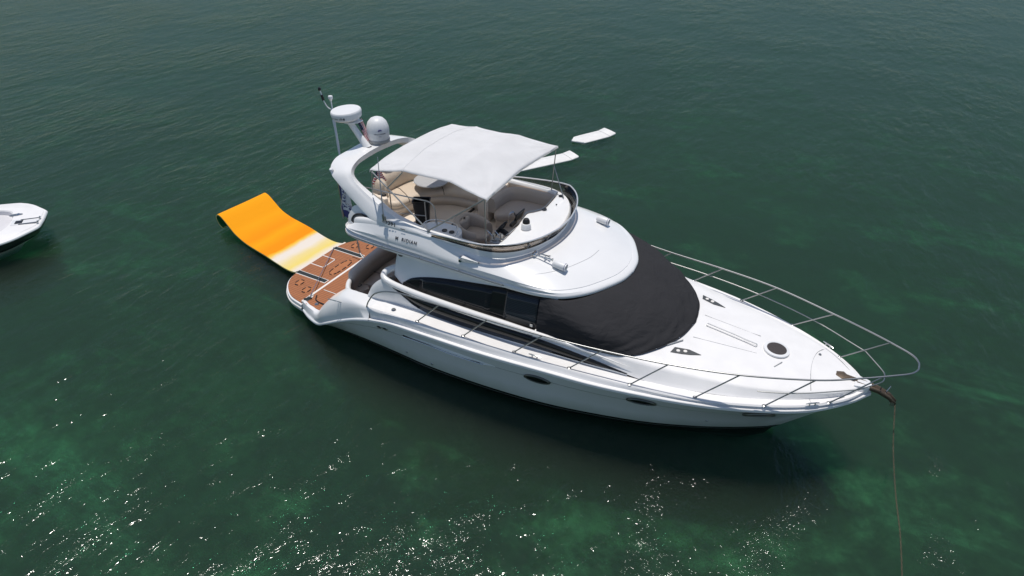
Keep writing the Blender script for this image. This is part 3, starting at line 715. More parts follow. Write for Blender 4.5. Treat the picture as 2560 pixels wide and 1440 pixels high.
for s in (-1, 1):
    for i, (a, b) in enumerate(zip(base, topP)):
        a, b = Vector(a), Vector(b)
        if i == 0: b = Vector((12.50, .46, 2.22))
        mb = MB().tube([a, b], .0115, 8).lathe([(.034, 0), (.034, .008), (.016, .016)], a, None, 12)
        part(flip(mb, s), 'stanchion', SSD, rail)
mid = [Vector(a).lerp(Vector(b), .5) for a, b in zip(base, topP)]
mr = cr([mid[4], mid[3], mid[2], mid[1], mid[0]], 48)+cr([mid[0], mid[0].lerp(Vector((12.52,.17,1.87)), .5), (12.50,.19,1.87), (12.55,.10,1.87), (12.56,0,1.87)], 14)[1:]
mr2 = [p for p in mr]
# port side keeps a mid rail the whole way, starboard only round the pulpit
part(MB().tube([p for p in mr]+[mir(p) for p in reversed(mr[30:])][1:], .009, 8), 'mid_rail', SSD, rail)

# ---- windscreen cover
CT = [(7.22,1.47,2.50),(7.45,1.44,2.49),(7.68,1.33,2.49),(7.92,1.06,2.50),(8.12,.70,2.51),(8.22,.35,2.52),(8.26,0,2.52)]
CB = [(7.24,1.665,1.855),(7.7,1.62,1.845),(8.25,1.575,1.825),(8.80,1.44,1.815),(9.18,1.05,1.84),(9.45,.52,1.86),(9.54,0,1.865)]
CM = [(7.23,1.60,2.20),(7.64,1.605,2.26),(8.22,1.545,2.17),(8.54,1.26,2.19),(8.76,.88,2.24),(8.90,.44,2.25),(8.94,0,2.255)]
ct, cb, cm = cr(CT, 91), cr(CB, 91), cr(CM, 91)
cm = [mir(p) for p in cm]+[p for p in reversed(cm)][1:]
ct = [mir(p) for p in ct]+[p for p in reversed(ct)][1:]; cb = [mir(p) for p in cb]+[p for p in reversed(cb)][1:]
rows = []
for i, (a, b) in enumerate(zip(ct, cb)):
    r = []
    for j in range(41):
        t = j/40; p = a*(2*(t-.5)*(t-1))+cm[i]*(-4*t*(t-1))+b*(2*t*(t-.5)); u_ = i/(len(ct)-1)
        fw = min(1, abs(u_-.5)/.5)
        o = Vector((p.x-7.6, p.y*.8, .5)).normalized()
        bul = 0
        wr = .020*noise.noise(Vector((u_*16, t*3, 1)))*math.sin(math.pi*t)**.5
        # drapes gathered along the lower edge
        wr += .034*math.exp(-((t-.86)/.13)**2)*(noise.noise(Vector((u_*26+t*9, t*7, 5)))-.1)*(1 if fw < .8 else .5)
        sd_ = (u_-.5)*2
        for c_, w_ in ((-.30, .05), (.22, .06)):
            q_ = sd_-c_-.10*noise.noise(Vector((t*4, c_, 0))); wr += .020*math.exp(-(q_/w_)**2)*noise.noise(Vector((t*16, q_*20, 3)))*math.sin(math.pi*t)
        wr += .010*math.exp(-((t-.5)/.3)**2)*abs(noise.noise(Vector((u_*9+2*t, t*11, 9))))
        r.append(p+o*(bul+wr)+Vector((0, 0, .004 if t > .9 else 0)))
    rows.append(r)
cov = part(MB().grid(rows), 'windscreen_cover', COVER, thick=.008, angle=80)
for i in list(range(8, 176, 13)):
    p = rows[i][40]; part(MB().lathe([(0, .010), (.007, .009), (.010, 0)], p+Vector((0, 0, .004)), None, 8), 'snap', SS, cov)
part(MB().tube([r[40]+Vector((0, 0, .002)) for r in rows], .010, 6), 'hem', COVER, cov)

# ---- flybridge shell / brow
EO = [(2.85,0,2.60),(2.86,.8,2.60),(2.88,1.3,2.59),(2.96,1.46,2.57),(3.2,1.53,2.55),(3.7,1.55,2.53),(4.5,1.56,2.52),(5.5,1.56,2.52),(6.3,1.55,2.52),(6.9,1.535,2.52),(7.3,1.48,2.52),(7.6,1.36,2.52),(7.9,1.07,2.52),(8.12,.7,2.52),(8.27,.35,2.52),(8.32,0,2.52)]
EI = [(3.0,0,2.72),(3.02,.8,2.75),(3.05,1.2,2.74),(3.1,1.36,2.77),(3.3,1.42,2.84),(3.7,1.425,2.91),(4.5,1.42,2.98),(5.2,1.41,2.96),(5.9,1.40,2.89),(6.25,1.31,2.87),(6.47,1.15,2.87),(6.62,.95,2.87),(6.74,.69,2.87),(6.80,.46,2.87),(6.84,.23,2.87),(6.85,0,2.87)]
WG = [(1,0),(1,0),(1,0),(1,0),(1,0),(1,0),(1,0),(1,0),(1,0),(.8,0),(.45,0),(.12,0),(0,0),(0,0),(0,0),(0,0)]
NE = 91
eo, ei, wg = cr(EO, NE), cr(EI, NE), cr([(a, 0, 0) for a, _ in WG], NE)
rows = []; under = []
for a, b, g in zip(eo, ei, wg):
    k = min(1, max(0, g.x)); h = Vector((b.x-a.x, b.y-a.y, 0)); L = h.length; d = h/L
    def q(dx, z): return Vector((a.x, a.y, a.z))+d*dx+Vector((0, 0, z))
    H = b.z-a.z
    p2 = q(.055*k+.014*(1-k), (.06*k+.048*(1-k)))
    p3 = q(.03*k+.13*(1-k), (.17*k+.098*(1-k))*min(1, H/.36))
    p25 = q(.015*k+.045*(1-k), .12*k+.070*(1-k))
    p4 = Vector((a.x, a.y, 0)).lerp(Vector((b.x, b.y, 0)), .55); p4.z = a.z+H*(.66*k+.78*(1-k)); p4 = p4-d*.012*k
    p35 = p3.lerp(p4, .5)-d*.012*k+Vector((0, 0, .018*(1-k)))
    rows.append([q(.10, -.03), q(.03, -.028), q(.004, -.012), q(0, .0), q(0, .022), q(.008, .040), p2, p25, p3-Vector((0, 0, .01)), p3, p35, p4, p4.lerp(b, .55)+Vector((0, 0, .02*(1-k))), b])
    under.append([q(.10, -.03), q(.25, -.05), Vector((a.x*.9+5*.1, a.y*.55, 2.44)), Vector((a.x*.85+5*.15, 0, 2.44))])
shell = part(MB().grid(rows), 'flybridge_shell', GEL, mirror=True, angle=28)
part(MB().grid(under), 'overhang_underside', GEL, mirror=True)
def shell_pt(x, f_, lo=0):
    """surface point (starboard positive y) on side at x, f_ in row units"""
    i = min(range(20, 70), key=lambda k: abs(rows[k][8].x-x)); j = int(f_); t = f_-j
    return rows[i][j].lerp(rows[i][min(13, j+1)], t)
for s in (-1, 1):   # handrail in the groove
    hr = [Vector(p) for p in ((3.14,1.57,2.60),(3.16,1.595,2.62),(3.3,1.60,2.615),(3.97,1.61,2.60),(4.82,1.615,2.60),(5.67,1.61,2.59),(6.45,1.60,2.575),(6.52,1.59,2.57),(6.54,1.56,2.55))]
    hr = cr(hr, 50); o = part(flip(MB().tube(hr, .011, 8), s), 'hand_rail', SSD)
    for x in (3.97, 4.82, 5.67): part(flip(MB().tube([(x, 1.545, 2.555), (x, 1.612, 2.60), (x, 1.612, 2.625)], .009, 6), s), 'rail_post', SSD, o)
# lettering on both sides
def side_text(txt, size, x, z, s, f_pt, slope=(0, 0), name='lettering', m=LET, rise=0):
    mb = text_mb(txt, size, .002)
    w_ = max(p.x for p in mb.v); 
    if s < 0: o = f_pt(x); e = f_pt(x+.35)-f_pt(x-.1)
    else: o = f_pt(x+w_); e = f_pt(x-.1)-f_pt(x+.35)
    nrm = Vector((0, 1, .55))
    e.normalize(); up = Vector((0, -.50, .86))
    if s < 0:
        o = mir(o); e = mir(e); up = mir(up); nrm = mir(nrm)
    place(mb, o+nrm.normalized()*.010, e, up); part(mb, name, m)
for s in (-1, 1):
    side_text('M', .088, 4.17 if s < 0 else 4.54, 0, s, lambda x: shell_pt(x, 10.5))
    side_text('RIDIAN', .088, 4.29 if s < 0 else 4.17, 0, s, lambda x: shell_pt(x, 10.5))
# nav lights
for s in (-1, 1):
    mb = MB(); b = Vector((5.70, 1.49, 2.79))
    rows_n = [[b+Vector((-.07, 0, .03)), b+Vector((-.07, .04, -.02))], [b+Vector((0, -.01, .07)), b+Vector((0, .075, .0))], [b+Vector((.30, -.03, .02)), b+Vector((.30, .0, -.015))]]
    mb.grid([[r[0], (r[0]+r[1])/2+Vector((0, .04, .03)), r[1], r[0].lerp(r[1], .9)+Vector((0, -.03, -.05))] for r in rows_n]); n_ = part(flip(mb, s), 'nav_light', GEL, angle=60)
    part(flip(MB().lathe([(0, .05), (.022, .045), (.036, .02), (.038, -.02)], b+Vector((-.04, .035, .03)), Matrix.Rotation(R(-60), 3, 'X'), 16), s), 'light_cap', SS, n_)
    part(flip(MB().lathe([(.028, 0), (.03, -.03), (.02, -.035)], b+Vector((-.04, .06, .0)), None, 14), s), 'light_lens', mat('green_lens' if s < 0 else 'red_lens', (.01, .09, .07) if s < 0 else (.2, .01, .01), .1), n_)
# round speaker and label under the wing
for s in (-1, 1):
    part(flip(MB().lathe([(0, .012), (.045, .012), (.055, 0)], (4.30, 1.515, 2.485), Matrix.Rotation(R(-105), 3, 'X'), 18), s), 'speaker', CHOCK)
part(MB().box((4.48, -1.50, 2.482), (.13, .05, .006), Matrix.Rotation(R(-15), 3, 'X')), 'label_plate', mat('pale_blue_label', (.30, .42, .48), .5))

# coaming (inside of shell), flybridge sole
rows = []; irow = []
capz = cr([(z, 0, 0) for z in (2.80,2.82,2.84,2.88,2.94,3.0,3.05,3.06,3.06,3.05,3.04,3.03,3.02,3.01,3.0,3.0)], NE)
inx = []
for k in range(NE):
    a, b = eo[k], ei[k]; t = ei[min(NE-1, k+1)]-ei[max(0, k-1)]; t.z = 0; t.normalize(); d = Vector((-t.y, t.x, 0))
    if d.dot(Vector((5.0, 0, 0))-Vector((b.x, b.y, 0))) < 0: d = -d
    z = capz[k].x
    p = Vector((b.x, b.y, 0))
    rows.append([b, p+d*.012+Vector((0, 0, b.z+(z-b.z)*.6)), p+d*.03+Vector((0, 0, z-.012)), p+d*.05+Vector((0, 0, z)), p+d*.12+Vector((0, 0, z)), p+d*.14+Vector((0, 0, z-.015)), p+d*.15+Vector((0, 0, z-.06))])
    irow.append([p+d*.15+Vector((0, 0, z-.06)), p+d*.17+Vector((0, 0, 2.46))]); inx.append(p+d*.04+Vector((0, 0, z)))
part(MB().grid(rows), 'flybridge_coaming', GEL, mirror=True, angle=50)
part(MB().grid(irow), 'flybridge_liner', CREAM, mirror=True, angle=50)
fs = [(irow[k][1].x, irow[k][1].y) for k in range(0, NE, 3)]
part(MB().prism(half(fs), 2.43, 2.462), 'flybridge_sole', CREAM, smooth=False)

# ---- venturi windscreen
VB = [Vector((ei[k].x, ei[k].y, capz[k].x-.055)) for k in range(40, NE)]                     # base line from x~5 forward, starboard +y
n_v = len(VB); rows = []; rt = []
for k, p in enumerate(VB):
    t = VB[min(n_v-1, k+1)]-VB[max(0, k-1)]; t.z = 0; t.normalize(); o = Vector((t.y, -t.x, 0))
    if o.dot(Vector((p.x-5.4, p.y, 0))) < 0: o = -o
    e = min(1, k/16)**.8; ht = .055+.155*e
    if p.x < 5.0: pass
    lean = .105*e
    rows.append([p-Vector((0, 0, .0)), p+o*lean*.5+Vector((0, 0, ht*.5)), p+o*lean+Vector((0, 0, ht))]); rt.append(rows[-1][2])
venturi = part(MB().grid(rows), 'venturi_windscreen', SMOKE, mirror=True, angle=80, thick=.006)
fr_ = [mir(p) for p in rt]+[p for p in reversed(rt)][1:]
part(MB().tube(fr_, .014, 8), 'windscreen_rail', RAILW, venturi, angle=80)
fb = [mir(p) for p in VB]+[p for p in reversed(VB)][1:]
part(MB().tube([p+Vector((0, 0, .002)) for p in fb], .007, 6), 'windscreen_gasket', RUB, venturi, angle=80)
for k in (27, 38, 47, 50):
    for s in (-1, 1):
        if k >= n_v-1 and s > 0: continue
        k2 = min(k, n_v-1)
        part(flip(MB().tube([rows[k2][0], rows[k2][1], rows[k2][2]], .008, 6), s), 'windscreen_post', SSD, venturi)

# ---- dashboard
dfront = [p-Vector((0, 0, 0)) for p in inx[58:]]; dfr = [mir(p) for p in dfront]+[p for p in reversed(dfront)][1:]
daft = cr([(6.17,-1.22,3.035),(6.20,-.95,3.05),(6.20,-.75,3.06),(6.17,-.4,3.06),(6.11,-.05,3.06),(6.10,.12,3.06),(6.19,.26,3.055),(6.27,.45,3.05),(6.25,.8,3.045),(6.19,1.22,3.035)], len(dfr))
rows = [[a+Vector((0, 0, -.03)), a+Vector((.01, 0, -.004)), a.lerp(b, .12)+Vector((0, 0, .004)), a.lerp(b, .5)+Vector((0, 0, .025)), a.lerp(b, .9)+Vector((0, 0, .004)), b+Vector((0, 0, .001))] for a, b in zip(daft, dfr)]
dash = part(MB().grid(rows), 'dashboard', GEL, angle=50)
rows = []
for a in daft:
    k = 1 if a.y < .15 else 0
    rows.append([a+Vector((0, 0, -.03)), a+Vector((-.17*k+.02, 0, -.17)), a+Vector((-.18*k+.04, 0, -.25)), Vector((a.x+.04, a.y, 2.46))])
part(MB().grid(rows), 'console', CREAM, angle=40)
part(MB().tube([p+Vector((-.005, 0, .022)) for p in daft[26:]], .012, 6), 'dash_rail', SSD, dash)
slope = Matrix.Rotation(R(-38), 3, 'Y')
for (x, y, dx, dy) in ((6.09, -.18, .10, .26), (6.10, -.52, .11, .3), (6.12, -.86, .1, .22)): part(MB().box((x, y, 2.98), (dx, dy, .014), slope), 'gauge_panel', GREYP if y < -.4 else BLK, dash, bev=.004)
part(MB().box((6.03, -.08, 3.09), (.03, .30, .19), Matrix.Rotation(R(20), 3, 'Y')), 'chart_screen', BLK, dash, bev=.008)
part(MB().box((6.03, -.30, 3.03), (.06, .2, .06)), 'instrument_hood', BLK, dash, bev=.01)
wc = Vector((5.80, -.40, 2.89)); wr_ = Matrix.Rotation(R(-58), 3, 'Y')
ring = [wc+wr_ @ Vector((.185*math.cos(a), .185*math.sin(a), 0)) for a in [k*math.pi/16 for k in range(32)]]
wh = part(MB().tube(ring, .017, 8, True), 'steering_wheel', BLK, dash)
mb = MB()
for a in (R(90), R(210), R(330)): mb.tube([wc, wc+wr_ @ Vector((.18*math.cos(a), .18*math.sin(a), 0))], .014, 6)
mb.tube([wc+wr_ @ Vector((0, 0, .02)), Vector((6.07, -.42, 2.80))], .05, 10); part(mb, 'steering_column', BLK, dash)
part(MB().lathe([(.095, 0), (.085, .07), (.07, .10), (.0, .10)], (6.36, -.42, 3.07), None, 22), 'compass_base', GEL, dash)
part(MB().lathe([(.068, 0), (.066, .045), (.045, .085), (0, .10)], (6.35, -.40, 3.165), None, 22), 'compass', BLK, dash)
for (x, y) in ((6.14, -.93), (6.02, -.98)):
    b = Vector((x, y, 3.0)); mb = MB(); mb.lathe([(.045, 0), (.045, .03), (.02, .04), (.02, .09), (.03, .10), (.03, .13), (0, .135)], b, None, 16); part(mb, 'control_knob', SSD, dash)
    mb = MB().tube([b+Vector((0, 0, .05)), b+Vector((-.10, .0, .14)), b+Vector((-.16, .03, .15))], .008, 6); part(mb, 'throttle_lever', SS, dash)
part(MB().box((6.08, -.96, 2.99), (.22, .18, .03)), 'throttle_base', GREYP, dash, bev=.006)
part(MB().tube(cr([(5.90,-.2,2.97),(5.88,-.2,3.1),(5.90,-.14,3.16),(5.93,-.08,3.12),(5.95,-.06,2.99)], 16), .008, 6).tube(cr([(5.90,-.22,3.15),(5.95,-.15,3.16),(6.0,-.12,3.0)], 10), .007, 6), 'throttle_lever', SS, dash)
for (x, y, m_) in ((6.33, 1.09, BLK), (6.30, .42, BLK)): part(MB().lathe([(0, .01), (.036, .01), (.048, .012), (.05, 0)], (x, y, 3.065), None, 18), 'cup_holder', m_, dash)
part(MB().lathe([(0, .01), (.014, .01), (.016, 0)], (6.42, .70, 3.073), None, 10), 'dash_socket', BLK, dash)

# ---- horns / spotlights on the brow
def roof_z(x, y):
    best = min(((p.x-x)**2+(abs(y)-p.y)**2, p.z) for k in range(60, NE) for p in RR[k]); return best[1]
RR = []
for a, b, g in zip(eo, ei, wg):
    k = min(1, max(0, g.x)); h = Vector((b.x-a.x, b.y-a.y, 0)); d = h.normalized(); H = b.z-a.z
    p3 = a+d*(.03*k+.22*(1-k))+Vector((0, 0, (.17*k+.15*(1-k))*min(1, H/.36))); p4 = Vector((a.x, a.y, 0)).lerp(Vector((b.x, b.y, 0)), .55); p4.z = a.z+H*(.66*k+.78*(1-k))
    RR.append([p3.lerp(p4, t/5) for t in range(6)]+[p4.lerp(b, t/5) for t in range(1, 6)])
for s in (-1, 1):
    x, y = 7.30, .945*1; z = roof_z(x, y)+.085
    ax = Vector((.97, 0, -.10)).normalized(); q = ax.to_track_quat('Z', 'Y').to_matrix(); c = Vector((x, y, z))
    sp_ = part(flip(MB().lathe([(0, -.125), (.045, -.125), (.062, -.10), (.068, 0), (.07, .10), (.066, .125), (.05, .115), (0, .11)], c, q, 24), s), 'spotlight', DOME)
    mb = MB()
    for a in range(3):
        for k in range(-a, a+1, 1): mb.lathe([(0, .128), (.008, .126), (.01, .11)], c+q @ Vector((k*.018, (a-1)*.024, 0)), q, 8)
    part(flip(mb, s), 'light_grille', GREYP, sp_)
    part(flip(MB().lathe([(.071, .096), (.073, .10), (.071, .104)], c, q, 24), s), 'light_rim', NAVYM, sp_)
    mb = MB().tube([(x, y, z), (x, y, z-.10)], .02, 8); part(flip(mb, s), 'light_foot', DOME, sp_)
# trumpet horns ahead of the windscreen
z = roof_z(6.78, -.88); 
b = Vector((6.80, -.93, z+.03)); mb = MB()
for dy, L in ((0, .36), (.07, .27)):
    p0 = b+Vector((0, dy, .03)); mb.tube([p0, p0+Vector((L*.9, -.0, -.0)), p0+Vector((L, 0, -.0))], [.010, .014, .032], 8)
    mb.lathe([(.0, -.035), (.035, -.03), (.042, 0), (.03, .025), (0, .03)], p0, Matrix.Rotation(R(90), 3, 'Y'), 14)
mb.tube([b+Vector((.2, 0, -.05)), b+Vector((.2, .035, .03)), b+Vector((.2, .07, -.05))], .008, 6)
mb.tube([b+Vector((0, 0, -.05)), b+Vector((0, .035, .03)), b+Vector((0, .07, -.05))], .01, 6)
part(mb, 'air_horn', SS)
part(MB().tube([Vector((p.x, p.y, p.z))+Vector((0, 0, .002)) for p in [mir(RR[k][4]) for k in range(62, NE)]], .004, 4), 'roof_seam', GREYP)

# ---- radar arch
AA = [(4.9,1.42,2.97),(4.3,1.43,2.93),(3.76,1.42,2.93),(3.48,1.37,3.02),(3.12,1.28,3.17),(2.68,1.17,3.39),(2.38,1.04,3.55),(2.255,.75,3.68),(2.24,.3,3.71),(2.235,0,3.72)]
AF = [(5.02,1.40,3.02),(4.62,1.39,3.07),(4.1,1.34,3.14),(3.72,1.27,3.25),(3.4,1.20,3.355),(3.03,1.11,3.51),(2.86,.985,3.64),(2.76,.68,3.715),(2.71,.3,3.735),(2.70,0,3.74)]
IN_ = [(0,.15,0)]*3+[(-.0,.14,.01),(0,.14,-.01),(0,.14,-.05),(0,.10,-.09),(0,.03,-.11),(0,0,-.12),(0,0,-.12)]
aa, af, ai = cr(AA, 55), cr(AF, 55), cr(IN_, 55)
rows = []
for a, b, i_ in zip(aa, af, ai):
    i_ = Vector((i_.x, -i_.y, i_.z)); c = a.lerp(b, .5); n = (b-a).cross(i_).normalized()
    out = -i_*.12
    rows.append([a+i_*.2, a, a.lerp(b, .06)+out*.3, a.lerp(b, .30)+out, a.lerp(b, .62)+out, a.lerp(b, .80)+out*.5, a.lerp(b, .815)+out*.35, a.lerp(b, .97)+out*.1, b, b+i_*.15, b.lerp(a, .03)+i_*.9, b.lerp(a, .12)+i_, a.lerp(b, .12)+i_, a.lerp(b, .03)+i_*.9])
full = rows+[[mir(p) for p in r] for r in reversed(rows[:-1])]
mb = MB().grid(full, False, True); mb.face(full[0]); mb.face(full[-1][::-1])
arch = part(mb, 'radar_arch', GEL, angle=32)
for s in (-1, 1):
    def ap(x): 
        i = min(range(8, 40), key=lambda k: abs(aa[k].lerp(af[k], .35).x-x)); return aa[i].lerp(af[i], .42)+Vector((x-aa[i].lerp(af[i], .42).x, .018, 0))
    mb = text_mb('391', .105); o = Vector((4.02, 1.445, 3.005)); e = Vector((1, 0, -.03)); up = Vector((0, -.12, 1))
    if s > 0: o = Vector((4.27, 1.445, 3.005)); e = -e
    if s < 0: o, e, up = mir(o), mir(e), mir(up)
    place(mb, o, e, up); part(mb, 'lettering', LET, arch)
    mb = MB().box((4.36, 1.447, 3.0), (.10, .006, .012)); part(flip(mb, s), 'lettering_dash', LET, arch)
# aft wing bulwark with small window
for s in (-1, 1):
    P_ = [(2.92,1.33,2.70),(2.93,1.30,2.86),(3.02,1.24,3.04),(3.2,1.24,3.10),(3.5,1.30,3.02),(3.75,1.34,2.93),(3.75,1.36,2.80)]
    mb = MB(); mb.grid([[Vector(p) for p in P_], [Vector(p)-Vector((0, .07, 0)) for p in P_]], False, True); mb.face(P_); mb.face([Vector(p)-Vector((0, .07, 0)) for p in P_][::-1])
    bw = part(flip(mb, s), 'wing_bulwark', GEL, bev=.01)
    wp = cr([(3.08,1.36,2.79),(3.09,1.345,2.88),(3.17,1.33,2.95),(3.30,1.325,2.975),(3.46,1.335,2.945),(3.60,1.35,2.87),(3.62,1.36,2.80),(3.35,1.365,2.785)], 32, True)
    w_ = part(flip(MB().tube(wp, .018, 8, True), s), 'wing_window', RUB)
    mb = MB(); mb.grid([[p+Vector((0, .004, 0)) for p in wp], [p-Vector((0, .04, 0)) for p in wp]], False, True); mb.face([p+Vector((0, .004, 0)) for p in wp]); part(flip(mb, s), 'window_pane', mat('grey_mesh', (.16, .155, .155), .5, var=.1), w_)
# radar mast, dome, aerials
mast = MB(); ax0, ax1 = Vector((2.50, -.05, 3.73)), Vector((2.10, -.05, 4.20))
rws = []
for t, w_ in ((0, .10), (.06, .085), (.5, .07), (1, .065)):
    p = ax0.lerp(ax1, t); rws.append([p+Vector((w_*math.cos(a), w_*.8*math.sin(a), w_*.4*math.cos(a))) for a in [k*math.pi/8 for k in range(16)]])
mast.grid(rws, False, True); mast.face(rws[-1]); mo = part(mast, 'radar_mast', GEL)
part(MB().prism([(1.86, -.18), (2.22, -.2), (2.34, -.06), (2.34, .1), (2.2, .14), (1.86, .12)], 4.195, 4.215), 'radar_bracket', GEL, mo, bev=.005)
part(MB().lathe([(.09, -.02), (.14, .0), (.25, .03), (.295, .07), (.31, .16), (.305, .195), (.29, .212), (.15, .226), (0, .23)], (2.07, -.05, 4.22), Matrix.Rotation(R(-3), 3, 'Y') @ Matrix.Rotation(R(3), 3, 'X'), 48), 'radar_dome', DOME, mo)
# lettering wrapped round the radome
mb = text_mb('Raymarine', .085, .002); wd = max(p.x for p in mb.v); nv = []
for p in mb.v:
    a = R(-98)+(p.x-wd*.5)/.31; nv.append(Vector((2.07+(.309+p.z)*math.cos(a), -.05+(.309+p.z)*math.sin(a), 4.315+p.y-.002)))
mb.v = nv; part(mb, 'dome_lettering', BLK, mo, smooth=False)
mb = MB().tube([(1.90, -.05, 4.20), (1.72, -.05, 4.25), (1.70, -.05, 4.36), (1.69, -.05, 4.56)], .013, 8).tube(cr([(1.70,-.05,4.36),(1.62,-.08,4.40),(1.58,-.10,4.47),(1.55,-.11,4.55)], 10), .012, 8); part(mb, 'aerial_mast', DOME, mo)
part(MB().lathe([(.02, 0), (.035, .04), (.045, .05), (.047, .09), (.04, .105), (0, .108)], (1.69, -.05, 4.54), None, 20), 'gps_antenna', DOME, mo)
part(MB().tube([(1.55,-.11,4.55), (1.53,-.12,4.66)], .026, 8), 'lamp_socket', BLK, mo)
part(MB().tube([(1.53,-.12,4.66), (1.51,-.125,4.75)], .012, 8), 'lamp_stem', DOME, mo)
part(MB().lathe([(.022, 0), (.03, .01), (.03, .05), (.02, .065), (0, .066)], (1.505,-.125,4.745), None, 14), 'anchor_light', BLK, mo)
sd_ = part(MB().lathe([(0, .0), (.19, 0), (.215, .02), (.222, .05), (.205, .07), (.218, .08), (.228, .2), (.232, .26), (.222, .34), (.19, .43), (.13, .495), (.06, .525), (0, .53)], (2.54, .28, 3.735), None, 44), 'satellite_dome', DOME, arch)
part(MB().lathe([(.19, -.002), (.222, .02), (.228, .05), (.226, .085), (.212, .09)], (2.54, .28, 3.737), None, 44), 'dome_base', GREYP, arch)
for (tx, sz, zz, mm) in (('TRACVISION', .036, 3.96, LET), ('TV5', .028, 3.91, GREYP)):
    mb = text_mb(tx, sz, .001); wd = max(p.x for p in mb.v); nv = []
    for p in mb.v:
        a = R(-42)+(p.x-wd*.5)/.232; nv.append(Vector((2.54+(.2315+p.z)*math.cos(a), .28+(.2315+p.z)*math.sin(a), zz+p.y)))
    mb.v = nv; part(mb, 'dome_lettering', mm, arch, smooth=False)
a = R(-40); e_ = Vector((-math.sin(a), math.cos(a), 0)); n_ = Vector((math.cos(a), math.sin(a), 0)); o_ = Vector((2.54, .28, 4.045))+n_*.232
mb = MB()
for k in range(3): mb.tube([o_+e_*(-.035+.02*k)+Vector((0, 0, -.018+.004*k)), o_+e_*(-.02+.02*k)+Vector((0, 0, .02)), o_+e_*(.004+.016*k)+Vector((0, 0, .012-.01*k))], .007, 5)
part(mb, 'dome_emblem', NAVYM, arch)
part(MB().lathe([(0, .03), (.03, .025), (.045, 0)], (2.42, -1.05, 3.60), Matrix.Rotation(R(30), 3, 'X'), 14), 'arch_light', GEL, arch)
# VHF whip
b = Vector((3.955, -1.47, 3.06)); part(MB().tube([b, Vector((3.965, -1.47, 3.33)), Vector((3.985, -1.47, 4.33))], [.014, .012, .006], 8), 'whip_antenna', mat('antenna_grey', (.45, .45, .47), .5))
part(MB().tube([b+Vector((0, .0, .02)), b+Vector((0, 0, .16))], .022, 8).tube([b+Vector((-.04, .02, 0)), b+Vector((.05, .02, -.01))], .028, 8).tube([b+Vector((.05, 0, .02)), b+Vector((.05, 0, .12))], .014, 6), 'antenna_mount', SSD)

# ---- bimini
NX, NY = 81, 61
def bim(u_, v_):
    x = 3.66+(6.10-3.66)*u_; s_ = 2*v_-1; yy = s_*(1.35-.12*math.sin(math.pi*u_))
    bows = ((0, 3.985), (.27, 4.065), (.68, 4.08), (1, 3.985))
    for (ua, za), (ub_, zb_) in zip(bows[:-1], bows[1:]):
        if u_ <= ub_+1e-6:
            t = (u_-ua)/(ub_-ua); edge = za+(zb_-za)*t-.012*math.sin(math.pi*t); break
    rise = .17*math.sin(math.pi*min(1, max(0, (u_+.10)/1.10)))**.8
    z = edge+rise*(1-abs(s_)**2.6)
    xa = x-.06*(1-s_*s_)*(1-u_)+.05*(1-s_*s_)*u_*0-(.10*(1-abs(s_)))*max(0, (u_-.85)/.15)
    z += .008*noise.noise(Vector((u_*3, v_*9, 2)))+.012*noise.noise(Vector((u_*9+v_*5, v_*3, 7)))*math.exp(-((abs(s_)-.8)/.3)**2)
    # tension wrinkles fanning from the corners
    for cu, cv in ((0, 0), (1, 0), (0, 1), (1, 1)):
        dx, dy = (u_-cu), (v_-cv); rr_ = math.hypot(dx, dy); an = math.atan2(abs(dy), abs(dx)); z += .010*math.sin(an*16+rr_*3)*math.exp(-rr_/.22)*min(1, rr_/.06)
    return Vector((xa, yy, z))
g = [[bim(i/(NX-1), j/(NY-1)) for j in range(NY)] for i in range(NX)]
for i in range(NX):     # side hems turned down a little
    for j in (0, NY-1): g[i][j] = g[i][j]+Vector((0, 0, -.012))
fr0 = [p+Vector((-.012, 0, -.045)) for p in g[0]]; fr1 = [p+Vector((.006, 0, -.045+.01*noise.noise(Vector((p.y*7, 0, 0))))) for p in g[-1]]
canopy = part(MB().grid([fr0]+g+[fr1]), 'bimini_canopy', BIM, thick=.006, angle=80)
part(MB().tube([p+Vector((0, 0, .004)) for p in g[22]], .004, 4), 'canopy_seam', BIM, canopy)
frm = MB(); BF = .0135
fr_parts = []
def bow(pts, nm='canopy_pole', r=BF): part(MB().tube(pts, r, 8), nm, SSD, canopy)
for s in (-1, 1):
    yb = s*1.37; ft = Vector((4.885, yb, 3.075))
    bow([ft, (3.70, s*1.345, 3.95)]); bow([ft, (6.06, s*1.34, 3.965)])
    bow([(3.50, s*1.175, 3.37), (3.69, s*1.34, 3.93)], r=.011)
    bow([(4.03, s*1.355, 3.71), (4.32, s*1.25, 4.03)], r=.011)
    bow([(6.03, s*1.27, 3.06), (6.065, s*1.34, 3.955)], r=.011)
    part(MB().lathe([(.03, 0), (.03, .02), (.015, .04)], ft-Vector((0, 0, .02)), None, 12), 'pole_foot', SSD, canopy)
bow([(6.04, 1.31, 3.58), (6.42, 1.02, 3.07)], r=.010)
for u_ in (.02, .27, .68, .98): bow([bim(u_, v/20)-Vector((0, 0, .022)) for v in range(21)], 'canopy_bow', .012)

